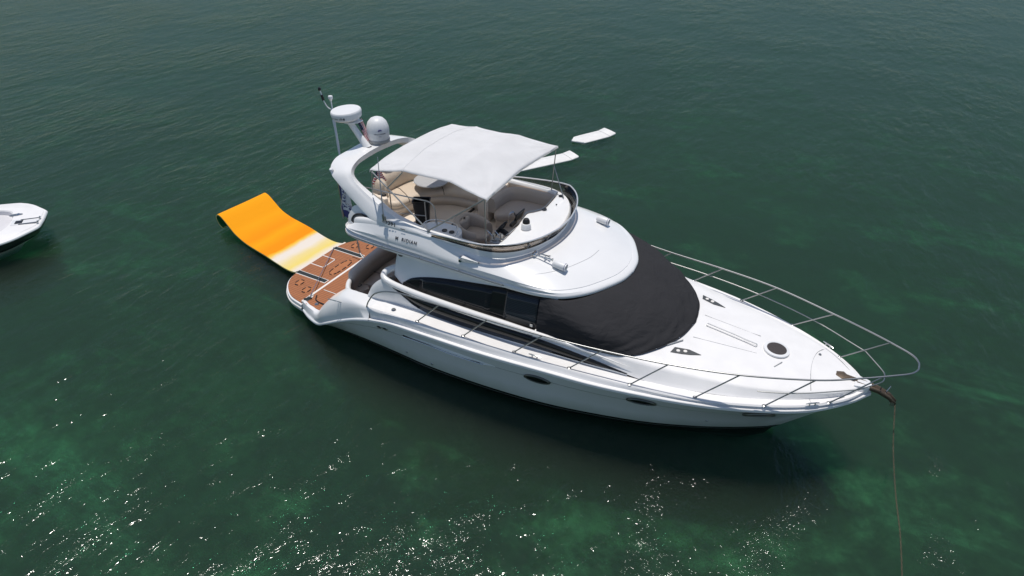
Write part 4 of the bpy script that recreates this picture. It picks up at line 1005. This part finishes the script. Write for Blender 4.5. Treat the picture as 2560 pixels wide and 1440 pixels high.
# ---- flybridge furniture
# companion lounge (port, forward)
lp = cr([(5.13,.42,0),(5.14,.75,0),(5.22,1.02,0),(5.45,1.14,0),(5.8,1.16,0),(6.15,1.14,0)], 30)
lounge = sweep(lp, [(.10,2.70),(.09,2.92),(.05,3.0),(-.03,3.02),(-.09,2.98),(-.11,2.88),(-.10,2.70)], 'lounge_backrest', TAUPE, angle=70)
lo = [(5.24,.36),(5.30,.24),(5.42,.22),(5.60,.36),(5.75,.52),(6.0,.66),(6.18,.72),(6.2,1.05),(5.8,1.07),(5.45,1.05),(5.27,.93),(5.22,.65)]
lo = [(p.x, p.y) for p in cr([(x, y, 0) for x, y in lo], 48, True)]
part(MB().pillow(lo, 2.66, 2.80, .05), 'lounge_seat', TAUPE, angle=70)
part(MB().prism([(5.2, .45), (5.3, .3), (5.6, .46), (6.0, .76), (6.2, .8), (6.2, 1.24), (5.2, 1.2)], 2.462, 2.68), 'lounge_base', CREAM)
blk = part(MB().prism([(4.70, .62), (4.78, .46), (5.06, .40), (5.06, 1.26), (4.70, 1.27)], 2.462, 2.99), 'lounge_bulkhead', CREAM, bev=.04)
part(MB().lathe([(0, .006), (.036, .006), (.05, .012), (.052, 0)], (4.95, 1.08, 2.993), None, 18), 'cup_holder', BLK, blk)
part(MB().tube([(4.72, .72, 2.98), (4.72, .72, 2.80)], .03, 8), 'handset', BLK, blk)
# helm seat (bucket)
hc = Vector((5.22, -.42, 0)); rows = []
for k in range(33):
    a = R(180)+R(-128)+R(256)*k/32; c_ = math.cos(a); s_ = math.sin(a)
    ht = 2.80+.17*(.5-.5*math.cos(a))**1.2; ex = 1.12 if c_ > 0 else 1
    prof = [(.36, 2.52), (.375, 2.66), (.37, ht-.05), (.335, ht), (.28, ht), (.245, ht-.05), (.235, 2.66)]
    rows.append([hc+Vector((r_*c_*ex, r_*s_*.98, z)) for r_, z in prof])
mb = MB().grid(rows); mb.face(rows[0]); mb.face(rows[-1][::-1]); helm = part(mb, 'helm_seat', TAUPE, angle=70)
ho = [(hc.x+.26*math.cos(a)*(1.35 if math.cos(a) > 0 else .95), hc.y+.235*math.sin(a)) for a in [k*math.pi/14 for k in range(28)]]
part(MB().pillow(ho, 2.58, 2.70, .04), 'seat_cushion', TAUPE, helm, angle=70)
part(MB().pillow([(hc.x-.19+.06*math.cos(a), hc.y+.17*math.sin(a)) for a in [k*math.pi/12 for k in range(24)]], 2.69, 2.92, .04), 'back_cushion', TAUPE, helm, angle=70)
part(MB().lathe([(.2, 2.462), (.07, 2.49), (.06, 2.56)], (hc.x, hc.y, 0), None, 18), 'seat_pedestal', CREAM, helm)
# wet bar
wb = [(4.50, -1.27), (4.47, -.98), (4.60, -.80), (4.85, -.74), (5.15, -.76), (5.30, -.92), (5.33, -1.10), (5.30, -1.27)]
wb = [(p.x, p.y) for p in cr([(x, y, 0) for x, y in wb], 36, True)]
bar_ = part(MB().prism(wb, 2.462, 2.93), 'wet_bar', GEL, bev=.03)
for (x, y) in ((4.98, -1.01), (5.13, -1.0)): part(MB().lathe([(0, .006), (.038, .006), (.05, .012), (.052, 0)], (x, y, 2.933), None, 18), 'cup_holder', BLK, bar_)
part(MB().tube(cr([(4.53,-1.12,2.93),(4.54,-.98,2.99),(4.66,-.84,3.0),(4.9,-.79,3.0),(5.12,-.82,3.0),(5.24,-.95,2.99),(5.26,-1.08,2.93)], 30), .009, 6).tube([(4.66,-.84,2.93),(4.66,-.84,3.0)], .007, 6).tube([(5.12,-.82,2.93),(5.12,-.82,3.0)], .007, 6), 'bar_rail', SS, bar_)
# aft sofa
ap_ = cr([(3.05,-.28,0),(2.82,-.22,0),(2.72,-.02,0),(2.74,.35,0),(2.82,.75,0),(3.05,1.06,0),(3.5,1.16,0),(4.0,1.18,0),(4.66,1.18,0)], 50)
def taper_sweep(path, prof, name, m, **k):
    rows = []; n = len(path)
    for i, p in enumerate(path):
        d = path[min(n-1, i+1)]-path[max(0, i-1)]; d.z = 0; d.normalize(); o = Vector((d.y, -d.x, 0))
        e = min(1, (i+.6)/5)**.5
        rows.append([p+o*a*e+Vector((0, 0, prof[0][1]+(z-prof[0][1])*(.75+.25*e))) for a, z in prof])
    mb = MB().grid(rows, False, True); mb.face(rows[0]); mb.face(rows[-1][::-1]); return part(mb, name, m, **k)
sofa = taper_sweep(ap_, [(.15,2.80),(.17,3.0),(.14,3.13),(.06,3.19),(-.03,3.19),(-.09,3.13),(-.12,3.0),(-.13,2.80)], 'sofa_backrest', VINYL, angle=75)
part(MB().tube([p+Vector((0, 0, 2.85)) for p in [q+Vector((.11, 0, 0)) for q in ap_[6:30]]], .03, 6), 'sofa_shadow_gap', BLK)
so_ = [(2.98,-.30),(3.15,-.40),(3.36,-.36),(3.46,-.15),(3.50,.10),(3.62,.38),(3.85,.60),(4.2,.72),(4.66,.74),(4.66,1.1),(4.0,1.1),(3.5,1.08),(3.1,1.0),(2.9,.7),(2.84,.3),(2.84,0)]
so_ = cr([(x, y, 0) for x, y in so_], 64, True)
# seat cushion with rounded nose built as strips between inner and outer curve
inn = cr([(3.02,-.34,0),(3.22,-.41,0),(3.39,-.30,0),(3.46,-.05,0),(3.54,.22,0),(3.74,.50,0),(4.1,.68,0),(4.66,.72,0)], 50)
out = cr([(2.95,-.24,0),(2.88,-.15,0),(2.84,0,0),(2.85,.3,0),(2.94,.7,0),(3.2,1.0,0),(3.7,1.08,0),(4.66,1.1,0)], 50)
rows = [[o_+Vector((0, 0, 2.78)), o_.lerp(i_, .3)+Vector((0, 0, 2.825)), o_.lerp(i_, .7)+Vector((0, 0, 2.825)), o_.lerp(i_, .9)+Vector((0, 0, 2.81)), o_.lerp(i_, .985)+Vector((0, 0, 2.77)), i_+Vector((0, 0, 2.72)), o_.lerp(i_, .97)+Vector((0, 0, 2.675))] for o_, i_ in zip(out, inn)]
mb = MB().grid(rows); mb.face(rows[0]); mb.face(rows[-1][::-1]); ss_ = part(mb, 'sofa_seat', VINYL, angle=75)
for k in (21, 38): part(MB().tube([p+Vector((0, 0, .003)) for p in rows[k][:6]], .008, 5), 'seat_seam', mat('seam_brown', (.12, .09, .07), .8), ss_)
rows = [[o_.lerp(i_, .93)+Vector((0, 0, 2.70)), o_.lerp(i_, .90)+Vector((0, 0, 2.462))] for o_, i_ in zip(out, inn)]
part(MB().grid(rows), 'sofa_base', CREAM, thick=.02)
pd = [(2.66,-.22),(2.72,-.34),(2.95,-.44),(3.16,-.48),(3.20,-.40),(3.05,-.28),(2.85,-.16)]
pd = part(MB().prism(pd, 2.462, 2.90), 'sofa_end_pod', CREAM, bev=.03)
for (x, y) in ((2.93, -.32), (3.05, -.345)): part(MB().lathe([(0, .006), (.038, .006), (.05, .012), (.052, 0)], (x, y, 2.903), None, 18), 'cup_holder', BLK, pd)
tb = part(MB().lathe([(0, -.03), (.33, -.03), (.365, -.015), (.37, 0), (.36, .012), (0, .012)], (3.56, .60, 2.985), None, 44), 'table_top', TABLE)
part(MB().tube([(3.60, .56, 2.462), (3.60, .56, 2.96)], .035, 12), 'table_leg', SSD)
part(MB().box((3.9, -.75, 2.475), (1.1, .6, .02)), 'stair_hatch', GEL, bev=.008)
# stair rail
rl = part(MB().tube(cr([(2.72,-.98,3.28),(3.05,-.92,3.325),(3.68,-.9,3.34),(4.2,-.9,3.36),(4.5,-.9,3.375),(4.62,-.9,3.36),(4.70,-.9,3.28),(4.72,-.9,3.1),(4.74,-.9,2.93)], 60), .0125, 8), 'stair_rail', SSD)
for x0, x1 in ((3.68, 3.69), (4.49, 4.50)): part(MB().tube([(x0, -.9, 3.345), (x1, -.9, 2.46)], .012, 8), 'rail_post', SSD, rl)
part(MB().tube([(3.69, -.9, 2.93), (4.5, -.9, 3.06)], .009, 8), 'rail_bar', SSD, rl)
part(MB().tube([(2.74,-1.0,3.27), (2.66,-1.1,3.12), (2.62,-1.15,2.9), (2.66,-1.18,2.66)], .011, 8).tube(cr([(2.64,-1.13,3.06),(2.75,-1.2,3.06),(3.0,-1.2,3.0),(3.3,-1.2,2.98)], 14), .009, 6), 'stern_rail', SSD)
# davit strut & tie lines at the platform
part(MB().tube([(1.55, .42, .52), (1.36, .50, .62), (1.30, .53, .90)], .022, 8).tube([(1.30, .53, .90), (1.10, .58, 1.30), (.98, .6, 1.55)], .014, 8), 'davit_strut', SSD)

# ================================================================== loose things on and around the yacht
mb = MB(); c0 = Vector((3.93, -.27, 0))
def rr4(w_, d_, z, rot=R(28)):
    pts = []
    for (sx, sy) in ((1, 1), (-1, 1), (-1, -1), (1, -1)):
        for k in range(4):
            a = {(1, 1): 0, (-1, 1): 90, (-1, -1): 180, (1, -1): 270}[(sx, sy)]+k*30
            p = Vector((sx*(w_-.03)+.03*math.cos(R(a)), sy*(d_-.03)+.03*math.sin(R(a)), z)); p.rotate(Matrix.Rotation(rot, 3, 'Z')); pts.append(p+c0)
    return pts
rws = [rr4(.13, .10, 2.463), rr4(.165, .125, 2.96), rr4(.178, .138, 2.965), rr4(.178, .138, 2.99), rr4(.160, .120, 2.985), rr4(.155, .115, 2.9), rr4(.125, .095, 2.475)]
mb.grid(rws, False, True); mb.face(rws[0][::-1]); mb.face(rws[-1])
tag(mb.build('waste_bin', BLK, bev=0), 'open black plastic waste bin standing on the flybridge floor behind the stair rail', 'waste bin')

def flagmat(name, kind):
    m = mat(name, (.8, .8, .8), .8); n = m.node_tree.nodes; l = m.node_tree.links; b = n['Principled BSDF']
    uv = n.new('ShaderNodeUVMap'); s = n.new('ShaderNodeSeparateXYZ'); l.new(uv.outputs[0], s.inputs[0])
    def M(op, a, bb):
        q = n.new('ShaderNodeMath'); q.operation = op
        for i, v in enumerate((a, bb)):
            if isinstance(v, (int, float)): q.inputs[i].default_value = v
            elif v is not None: l.new(v, q.inputs[i])
        return q.outputs[0]
    st_ = M('GREATER_THAN', M('FRACT', M('MULTIPLY', s.outputs[1], 6.5), 0), .5)
    x = n.new('ShaderNodeMix'); x.data_type = 'RGBA'; x.inputs[6].default_value = (.42, .02, .035, 1); x.inputs[7].default_value = (.75, .70, .70, 1); l.new(st_, x.inputs[0])
    cant = M('MULTIPLY', M('LESS_THAN', s.outputs[0], .42), M('GREATER_THAN', s.outputs[1], .46))
    y = n.new('ShaderNodeMix'); y.data_type = 'RGBA'; y.inputs[7].default_value = (.012, .014, .06, 1); l.new(x.outputs[2], y.inputs[6]); l.new(cant, y.inputs[0])
    vo = n.new('ShaderNodeTexVoronoi'); vo.inputs['Scale'].default_value = 16; l.new(uv.outputs[0], vo.inputs['Vector'])
    star = M('MULTIPLY', cant, M('LESS_THAN', vo.outputs['Distance'], .20))
    z_ = n.new('ShaderNodeMix'); z_.data_type = 'RGBA'; z_.inputs[7].default_value = (.6, .6, .65, 1); l.new(y.outputs[2], z_.inputs[6]); l.new(star, z_.inputs[0])
    l.new(z_.outputs[2], b.inputs['Base Color']); return m
def cloth(name, P, uvs, m, label, cat, thick=.003):
    rows = P; mb = MB(); mb.grid(rows); nr, nc = len(rows), len(rows[0])
    me = bpy.data.meshes.new(name); me.from_pydata([tuple(p) for p in mb.v], [], mb.f); ul = me.uv_layers.new(name='UVMap')
    for lp_ in me.loops: i = lp_.vertex_index; ul.data[lp_.index].uv = ((i % nc)/(nc-1), 1-(i//nc)/(nr-1))
    me.materials.append(m)
    for p in me.polygons: p.use_smooth = True
    o = bpy.data.objects.new(name, me); C.objects.link(o); md = o.modifiers.new('shell', 'SOLIDIFY'); md.thickness = thick
    return tag(o, label, cat)
FL = flagmat('stars_and_stripes', 0)
# limp flag on the radar mast
rows = []
for i in range(13):
    t = i/12; r = []
    for j in range(17):
        u_ = j/16; base_p = Vector((2.235+.20*u_, .03+.05*t, 4.19-.42*u_+.02*t)); fold = .028*math.sin(t*9+u_*2)
        r.append(base_p+Vector((.055*t+fold*.35, .04*t, .03*t*(1-u_)+fold*.2)))
    rows.append(r)
cloth('small_flag', rows, None, FL, 'small striped flag with navy corner hanging limp against the radar mast', 'flag')
FX, FY = 2.86, -.22
rows = []
for i in range(13):
    t = i/12; r = []
    for j in range(17):
        u_ = j/16; a = -1.3+2.6*u_; w_ = .03+.16*t
        r.append(Vector((FX+.45*w_*math.sin(a)*.9+.02*math.sin(a*5)*t, FY+w_*math.sin(a)*.75, 3.40-.30*t+.02*math.cos(a*4)*t)))
    rows.append(r)
cloth('ensign_flag', rows, None, FL, 'red and white striped flag bunched up behind the aft sofa backrest', 'flag')
# stern banner flag (white with navy bands and letters)
root = thing('banner_flag', (2.62, -1.08, 2.60), 'white and navy banner flag lettered in navy hanging under the radar arch leg', 'flag')
def ban(u_, v_):  # u across 0..1, v down 0..1
    return Vector((2.53+.27*u_-.01*v_, -1.02-.02*u_+.012*math.sin(v_*7+u_*4), 3.30-.70*v_-.03*u_-.05*u_*v_))
def banpart(u0, u1, v0, v1, m, nm, o=0, cut=None):
    rows = [[ban(u0+(u1-u0)*i/8, v0+(v1-v0)*(j/12))+Vector((0, -o, 0)) for i in range(9)] for j in range(13)]
    if cut:
        rows = [[ban(u0+(u1-u0)*i/8, cut(i/8)[0]+(cut(i/8)[1]-cut(i/8)[0])*j/12)+Vector((0, -o, 0)) for i in range(9)] for j in range(13)]
    ob = MB().grid(rows).build(nm, m, None, thick=.003); ob.data.transform(Matrix.Translation(-root.location)); ob.parent = root
WF = mat('white_flag_cloth', (.75, .75, .78), .8)
banpart(0, 1, 0, 1, WF, 'cloth', 0, lambda u_: (0, 1-.10*abs(u_-.5)))
banpart(0, .12, 0, 1, NAVYM, 'navy_stripe', .006); banpart(.05, .95, .7, .95, NAVYM, 'navy_panel', .006, lambda u_: (.72+.1*abs(u_-.45), .97-.25*max(0, u_-.4)))
for tx, uu_, sz in (('YACHT', .55, .15), ('BL', .95, .11)):
    mb = text_mb(tx, sz, .001); nv = []
    for p in mb.v:
        nv.append(ban(uu_-p.y/.30-.0, .66-p.x/.78)+Vector((0, -.010-p.z, 0)))
    mb.v = nv; ob = mb.build('lettering', NAVYM, None, smooth=False); ob.data.transform(Matrix.Translation(-root.location)); ob.parent = root
mb = MB().tube([(2.51, -1.02, 3.36), (2.54, -1.03, 2.60)], .010, 6); ob = mb.build('flag_pole', SSD); ob.data.transform(Matrix.Translation(-root.location)); ob.parent = root
# slim feather pennant below the radar
rows = []
for j in range(25):
    v_ = j/24; w_ = .085*(1-v_)**.7+.008
    p = Vector((1.86+.12*v_, -.22-.10*v_, 4.22-.80*v_)); rows.append([p+Vector((-w_*.5+w_*k/4, .01*math.sin(k+v_*6), 0)) for k in range(5)])
pn = MB().grid(rows).build('pennant', WF, thick=.004); tag(pn, 'slim white pennant hanging straight down below the radar dome', 'pennant')
# stern tie line
def sag(a, b, s, n=24): return [lerp(a, b, k/(n-1))-Vector((0, 0, s*4*(k/(n-1))*(1-k/(n-1)))) for k in range(n)]
tag(MB().tube(sag((.40, .62, .45), (1.52, -1.40, .53), .0), .0085, 6).build('tie_rope', ROPE), 'thin blue-grey rope stretched across the brown swim platform', 'rope')
# anchor chain
def chain():
    pts = sag((12.83, 0, 1.44), (13.02, -.22, .12), .0, 3)+[Vector((13.2, -1.4, -.7))]
    path = cr([(12.82,0,1.47),(12.84,-.06,1.42),(12.97,-.53,1.0),(13.15,-1.14,.64),(13.32,-1.63,.37),(13.47,-2.17,.06),(13.60,-2.65,-.22)], 170)
    mb = MB(); L = 0; k = 0; d_acc = 0
    for i in range(len(path)-1):
        a, b = path[i], path[i+1]; d_acc += (b-a).length
        if d_acc >= .033:
            d_acc = 0; k += 1; t = (b-a).normalized(); o = t.orthogonal().normalized(); o = Matrix.Rotation(R(90*(k % 2)), 3, t) @ o
            ring = [a+t*.022*math.cos(q)+o*.0085*math.sin(q) for q in [j*math.pi/5 for j in range(10)]]
            mb.tube(ring, .0038, 5, True)
    return mb
tag(chain().build('anchor_chain', RUSTY), 'rusty brown anchor chain hanging from the bow roller into the sea', 'chain')

# ---- floating mat
def matmat():
    m = mat('mat_top', (.8, .3, 0), .75, spec=.12); n = m.node_tree.nodes; l = m.node_tree.links; b = n['Principled BSDF']
    uv = n.new('ShaderNodeUVMap'); s = n.new('ShaderNodeSeparateXYZ'); l.new(uv.outputs[0], s.inputs[0])
    t = n.new('ShaderNodeTexNoise'); t.inputs['Scale'].default_value = 3.2; t.inputs['Detail'].default_value = 4
    mp = n.new('ShaderNodeMapping'); mp.inputs['Scale'].default_value = (3.0, .7, 1); l.new(uv.outputs[0], mp.inputs[0]); l.new(mp.outputs[0], t.inputs['Vector'])
    ad = n.new('ShaderNodeMath'); ad.operation = 'MULTIPLY_ADD'; ad.inputs[1].default_value = .07; l.new(t.outputs[0], ad.inputs[0]); l.new(s.outputs[0], ad.inputs[2])
    r = n.new('ShaderNodeValToRGB'); e = r.color_ramp.elements
    W, Yw, O, O2 = (.74, .67, .58, 1), (.76, .60, .16, 1), (.86, .27, .004, 1), (.88, .345, .006, 1)
    st = [(0, W), (.09, W), (.155, Yw), (.22, (.74, .60, .26, 1)), (.275, W), (.315, W), (.35, (.80, .50, .06, 1)), (.375, O), (.43, O), (.52, O2), (.60, O), (.72, O2), (1, O2)]
    e[0].position, e[0].color = st[0]; e[1].position, e[1].color = st[-1]
    for p, c in st[1:-1]: q = e.new(p); q.color = c
    l.new(ad.outputs[0], r.inputs[0])
    g_ = n.new('ShaderNodeNewGeometry')
    l.new(r.outputs[0], b.inputs['Base Color'])
    bp = n.new('ShaderNodeBump'); bp.inputs['Strength'].default_value = .15; bp.inputs['Distance'].default_value = .02
    t2 = n.new('ShaderNodeTexNoise'); t2.inputs['Scale'].default_value = 60; l.new(g_.outputs['Position'], t2.inputs['Vector']); l.new(t2.outputs[0], bp.inputs['Height']); l.new(bp.outputs[0], b.inputs['Normal'])
    return m
def mat_():
    # profile along the length: distance s and height z, then the rolled end
    prof = [(0, .375), (.06, .36), (.22, .27), (.6, .19), (1.1, .175), (1.6, .19), (2.1, .175), (2.6, .17), (3.05, .235), (3.35, .37), (3.60, .49), (3.78, .53), (3.92, .49), (3.99, .395), (3.96, .28), (3.87, .20), (3.74, .165)]
    pr = cr([(a, b, 0) for a, b in prof], 90)
    near0, far0 = Vector((.375, -.60, 0)), Vector((.43, 1.02, 0))
    dirv = Vector((-4.0, .95, 0)).normalized(); NB = 13
    def pt(p, j): 
        v_ = j/(NB-1); o = near0.lerp(far0, v_); z = p.y+.012*math.sin(v_*3+p.x*2.2)*min(1, p.x)
        return Vector((o.x+dirv.x*p.x, o.y+dirv.y*p.x, z))
    rows = [[pt(p, j) for j in range(NB)] for p in pr]
    L = [0]
    for a, b in zip(pr[:-1], pr[1:]): L.append(L[-1]+(b-a).length)
    mt = matmat(); G = mat('mat_green_back', (.03, .20, .055), .6); ED = mat('mat_cream_edge', (.80, .62, .20), .6)
    root = thing('floating_mat', (-1.4, .7, WZ), 'orange, yellow and white foam floating mat with its far end curled over', 'floating mat')
    nrm = []
    for i in range(len(pr)):
        a, b = pr[max(0, i-1)], pr[min(len(pr)-1, i+1)]; d = (b-a).normalized(); n3 = dirv*(-d.y)+Vector((0, 0, d.x)); nrm.append(n3)
    def sheet(off, name, m):
        rs = [[p+nrm[i]*off for p in r] for i, r in enumerate(rows)]
        mb = MB().grid(rs); me = bpy.data.meshes.new(name); me.from_pydata([tuple(p-root.location) for p in mb.v], [], mb.f); ul = me.uv_layers.new(name='UVMap')
        for lp_ in me.loops: i = lp_.vertex_index; ul.data[lp_.index].uv = (L[i//NB]/L[-1], (i % NB)/(NB-1))
        me.materials.append(m)
        for p in me.polygons: p.use_smooth = True
        ob = bpy.data.objects.new(name, me); C.objects.link(ob); ob.parent = root; return rs
    t_ = sheet(.016, 'top_layer', mt); b_ = sheet(-.016, 'green_back', G)
    mb = MB()
    mb.grid([[a[0], b[0]] for a, b in zip(t_, b_)]); mb.grid([[a[-1], b[-1]] for a, b in zip(t_, b_)]); mb.grid([t_[0], b_[0]]); mb.grid([t_[-1], b_[-1]])
    ob = mb.build('edge_band', ED); ob.data.transform(Matrix.Translation(-root.location)); ob.parent = root
mat_()

# ---- two white boards floating on the far side
def board(tip, tail, wdt, label, flap=.28):
    a, b = Vector((*tip, 0)), Vector((*tail, 0)); d = (b-a); L = d.length; d.normalize(); o = Vector((-d.y, d.x, 0)); root = thing('float_board', (*((a+b)/2).xy, WZ), label, 'floating board', 'white boards floating beyond the yacht')
    pl = [(0, .03), (.10, .09), (.28, .24), (.45, .30), (L-flap-.004, .30)]
    pl = [(s_, w_*wdt/.6) for s_, w_ in pl]
    def mk(lst, lift, name):
        rows = []
        for s_, w_ in lst:
            z = WZ+.04+lift(s_); p = a+d*s_
            rows.append([p-o*(w_-.01)+Vector((0, 0, z-.055)), p-o*w_+Vector((0, 0, z-.02)), p-o*(w_-.02)+Vector((0, 0, z)), p+Vector((0, 0, z+.008)), p+o*(w_-.02)+Vector((0, 0, z)), p+o*w_+Vector((0, 0, z-.02)), p+o*(w_-.01)+Vector((0, 0, z-.055))])
        mb = MB().grid(rows, False, True); mb.face(rows[0]); mb.face(rows[-1][::-1]); ob = mb.build(name, BOARD, angle=50); ob.data.transform(Matrix.Translation(-root.location)); ob.parent = root
    mk([(p.x, p.y) for p in cr([(s_, w_, 0) for s_, w_ in pl], 24)], lambda s_: .05*max(0, 1-s_/.4)**2, 'main_panel')
    mk([(L-flap+.004, .30*wdt/.6), (L-.03, .30*wdt/.6), (L, .285*wdt/.6)], lambda s_: .004+.05*(s_-L+flap)/flap, 'end_flap')
board((2.22, 10.72), (3.02, 12.28), .66, 'white floating board with an upturned pointed end, the farther one from the yacht')
board((1.35, 7.40), (2.80, 9.68), .60, 'white floating board half hidden behind the white canopy, nearer the yacht')

# ---- neighbouring deck boat at the left edge
def deckboat():
    T = Vector((-7.0, -2.2, 0)); d = Vector((.67, .74, 0)).normalized(); r_ = Vector((d.y, -d.x, 0))
    root = thing('deck_boat', (*(T-d*3).xy, WZ), 'white blunt-nosed deck boat with a dark hull band, cut off at the left', 'boat')
    root.rotation_euler = (0, 0, math.atan2(d.y, d.x))
    def Bd(mb, name, m, parent=None, **k):   # local x forward from (T-3d), y to port
        ob = mb.build(name, m, None, **k); ob.parent = parent or root; return ob
    ol = [(3.0, 0), (2.99, .24), (2.975, .44), (2.90, .57), (2.76, .74), (2.55, .98), (2.30, 1.16), (2.0, 1.25), (1.0, 1.30), (-1.5, 1.30), (-3.6, 1.25), (-3.62, 0)]
    olc = cr([(x, y, 0) for x, y in ol[:10]], 40)+[Vector((-3.6, 1.25, 0)), Vector((-3.62, 0, 0))]
    zt = .65-WZ
    rows = []
    for p in olc:
        f_ = max(0, min(1, (p.x-1.2)/1.8)); 
        rows.append([Vector((p.x, p.y, zt-.02)), Vector((p.x+.012*f_, p.y+.012, zt-.045)), Vector((p.x-.0, p.y, zt-.07)), Vector((p.x-.06*f_, p.y*.985-.0, zt-.20)), Vector((p.x-.20*f_, p.y*(1-.05*f_)-.02, zt-.30)), Vector((p.x-.55*f_, p.y*(.86-.30*f_), .02)), Vector((p.x-.8*f_, p.y*(.6-.3*f_), -.25))])
    hl = Bd(MB().grid([r[4:] for r in rows]), 'hull', GEL, mirror=True)
    Bd(MB().grid([r[2:5] for r in rows]), 'hull_band', NAVYH, mirror=True)
    Bd(MB().grid([r[:3] for r in rows]), 'rub_rail', mat('pale_rub_rail', (.62, .66, .66), .5), mirror=True)
    # deck with oval bow well
    well = [(2.28, 0), (2.24, .35), (2.08, .66), (1.6, .82), (.6, .86), (-.6, .86), (-1.6, .86), (-1.62, 0)]
    wl = cr([(x, y, 0) for x, y in well], 51); oc = cr([(p.x, p.y, 0) for p in olc], 51)
    rows = [[Vector((a.x, a.y, zt-.02)), Vector((a.x*.995-.005, a.y*.955, zt)), Vector((a.x*.985-.01, a.y*.90, zt)), Vector((a.x*.985-.02, a.y*.885, zt+.015)), a.lerp(b, .6)+Vector((0, 0, zt+.03)), b+Vector((0, 0, zt+.03)), b*.985+Vector((0, 0, zt+.0))] for a, b in zip(oc, wl)]
    dk = Bd(MB().grid(rows), 'deck', DECK, mirror=True, angle=40)
    Bd(MB().grid([[b*.985+Vector((0, 0, zt)), b*.97+Vector((0, 0, zt-.10))] for b in wl]), 'well_side', CUSHW, mirror=True)
    Bd(MB().prism([(p.x*.97, p.y*.97) for p in wl]+[(p.x*.97, -p.y*.97) for p in reversed(wl)][1:-1], zt-.35, zt-.10), 'well_floor', CUSHW, smooth=False)
    # horseshoe seat cushions and back bolsters
    for s in (-1, 1):
        seat_ = [(1.82, .06), (1.78, .32), (1.58, .56), (1.2, .72), (.4, .76), (.4, .36), (1.0, .34), (1.36, .22), (1.45, .06)]
        Bd(flip(MB().pillow(seat_, zt-.10, zt-.02, .03), s), 'bow_cushion', CUSHW, angle=70)
        Bd(flip(MB().tube([(1.60, .62, zt+.03), (1.1, .80, zt+.03), (.4, .84, zt+.03)], .03, 8), s), 'bolster', CUSHW)
        Bd(flip(MB().tube([(1.55, .95, zt+.02), (1.55, .95, zt+.06)], .012, 6).tube([(1.48, .97, zt+.06), (1.62, .93, zt+.06)], .012, 6), s), 'cleat', SSD)
    mb = MB().lathe([(0, .02), (.05, .025), (.07, .01), (.08, -.0)], (1.55, -.25, zt-.0), None, 16); Bd(mb, 'cup_holder', BLK)
    # anchor locker with two roller arms, and a stainless fitting to port
    lk_ = Bd(MB().box((2.62, -.16, zt+.032), (.62, .30, .012)), 'locker_lid', GEL, bev=.004)
    Bd(MB().box((2.48, -.17, zt+.040), (.17, .17, .012)), 'locker_opening', BLK, lk_)
    for y in (-.05, -.31): Bd(MB().tube([(2.50, y, zt+.045), (2.93, y, zt+.045)], .012, 6).tube([(2.93, y-.04, zt+.05), (2.93, y+.04, zt+.05)], .02, 8), 'roller_arm', SSD, lk_)
    pts = [(2.30+.16*math.cos(a), .33+.075*math.sin(a)) for a in [k*math.pi/10 for k in range(20)]]
    ft = Bd(MB().prism(pts, zt+.02, zt+.036), 'deck_fitting', SSD, bev=.004)
    Bd(MB().lathe([(0, .03), (.03, .025), (.05, 0)], (2.36, .33, zt+.036), None, 14), 'fitting_cap', SS, ft)
    # helm console, windscreen and stern seat aft (mostly outside the frame)
    Bd(MB().prism([(-.5, -.75), (.1, -.70), (.2, -.45), (.1, -.25), (-.5, -.2)], zt-.1, zt+.35), 'console', GEL, bev=.04)
    Bd(MB().prism([(-.5, .75), (.1, .70), (.2, .45), (.1, .25), (-.5, .2)], zt-.1, zt+.35), 'console', GEL, bev=.04)
    Bd(MB().pillow([(-3.2, -1.0), (-2.5, -1.0), (-2.5, 1.0), (-3.2, 1.0)], zt-.1, zt+.12, .05), 'stern_cushion', CUSHW)
deckboat()
for o in bpy.data.objects:
    if '_y' in o: del o['_y']
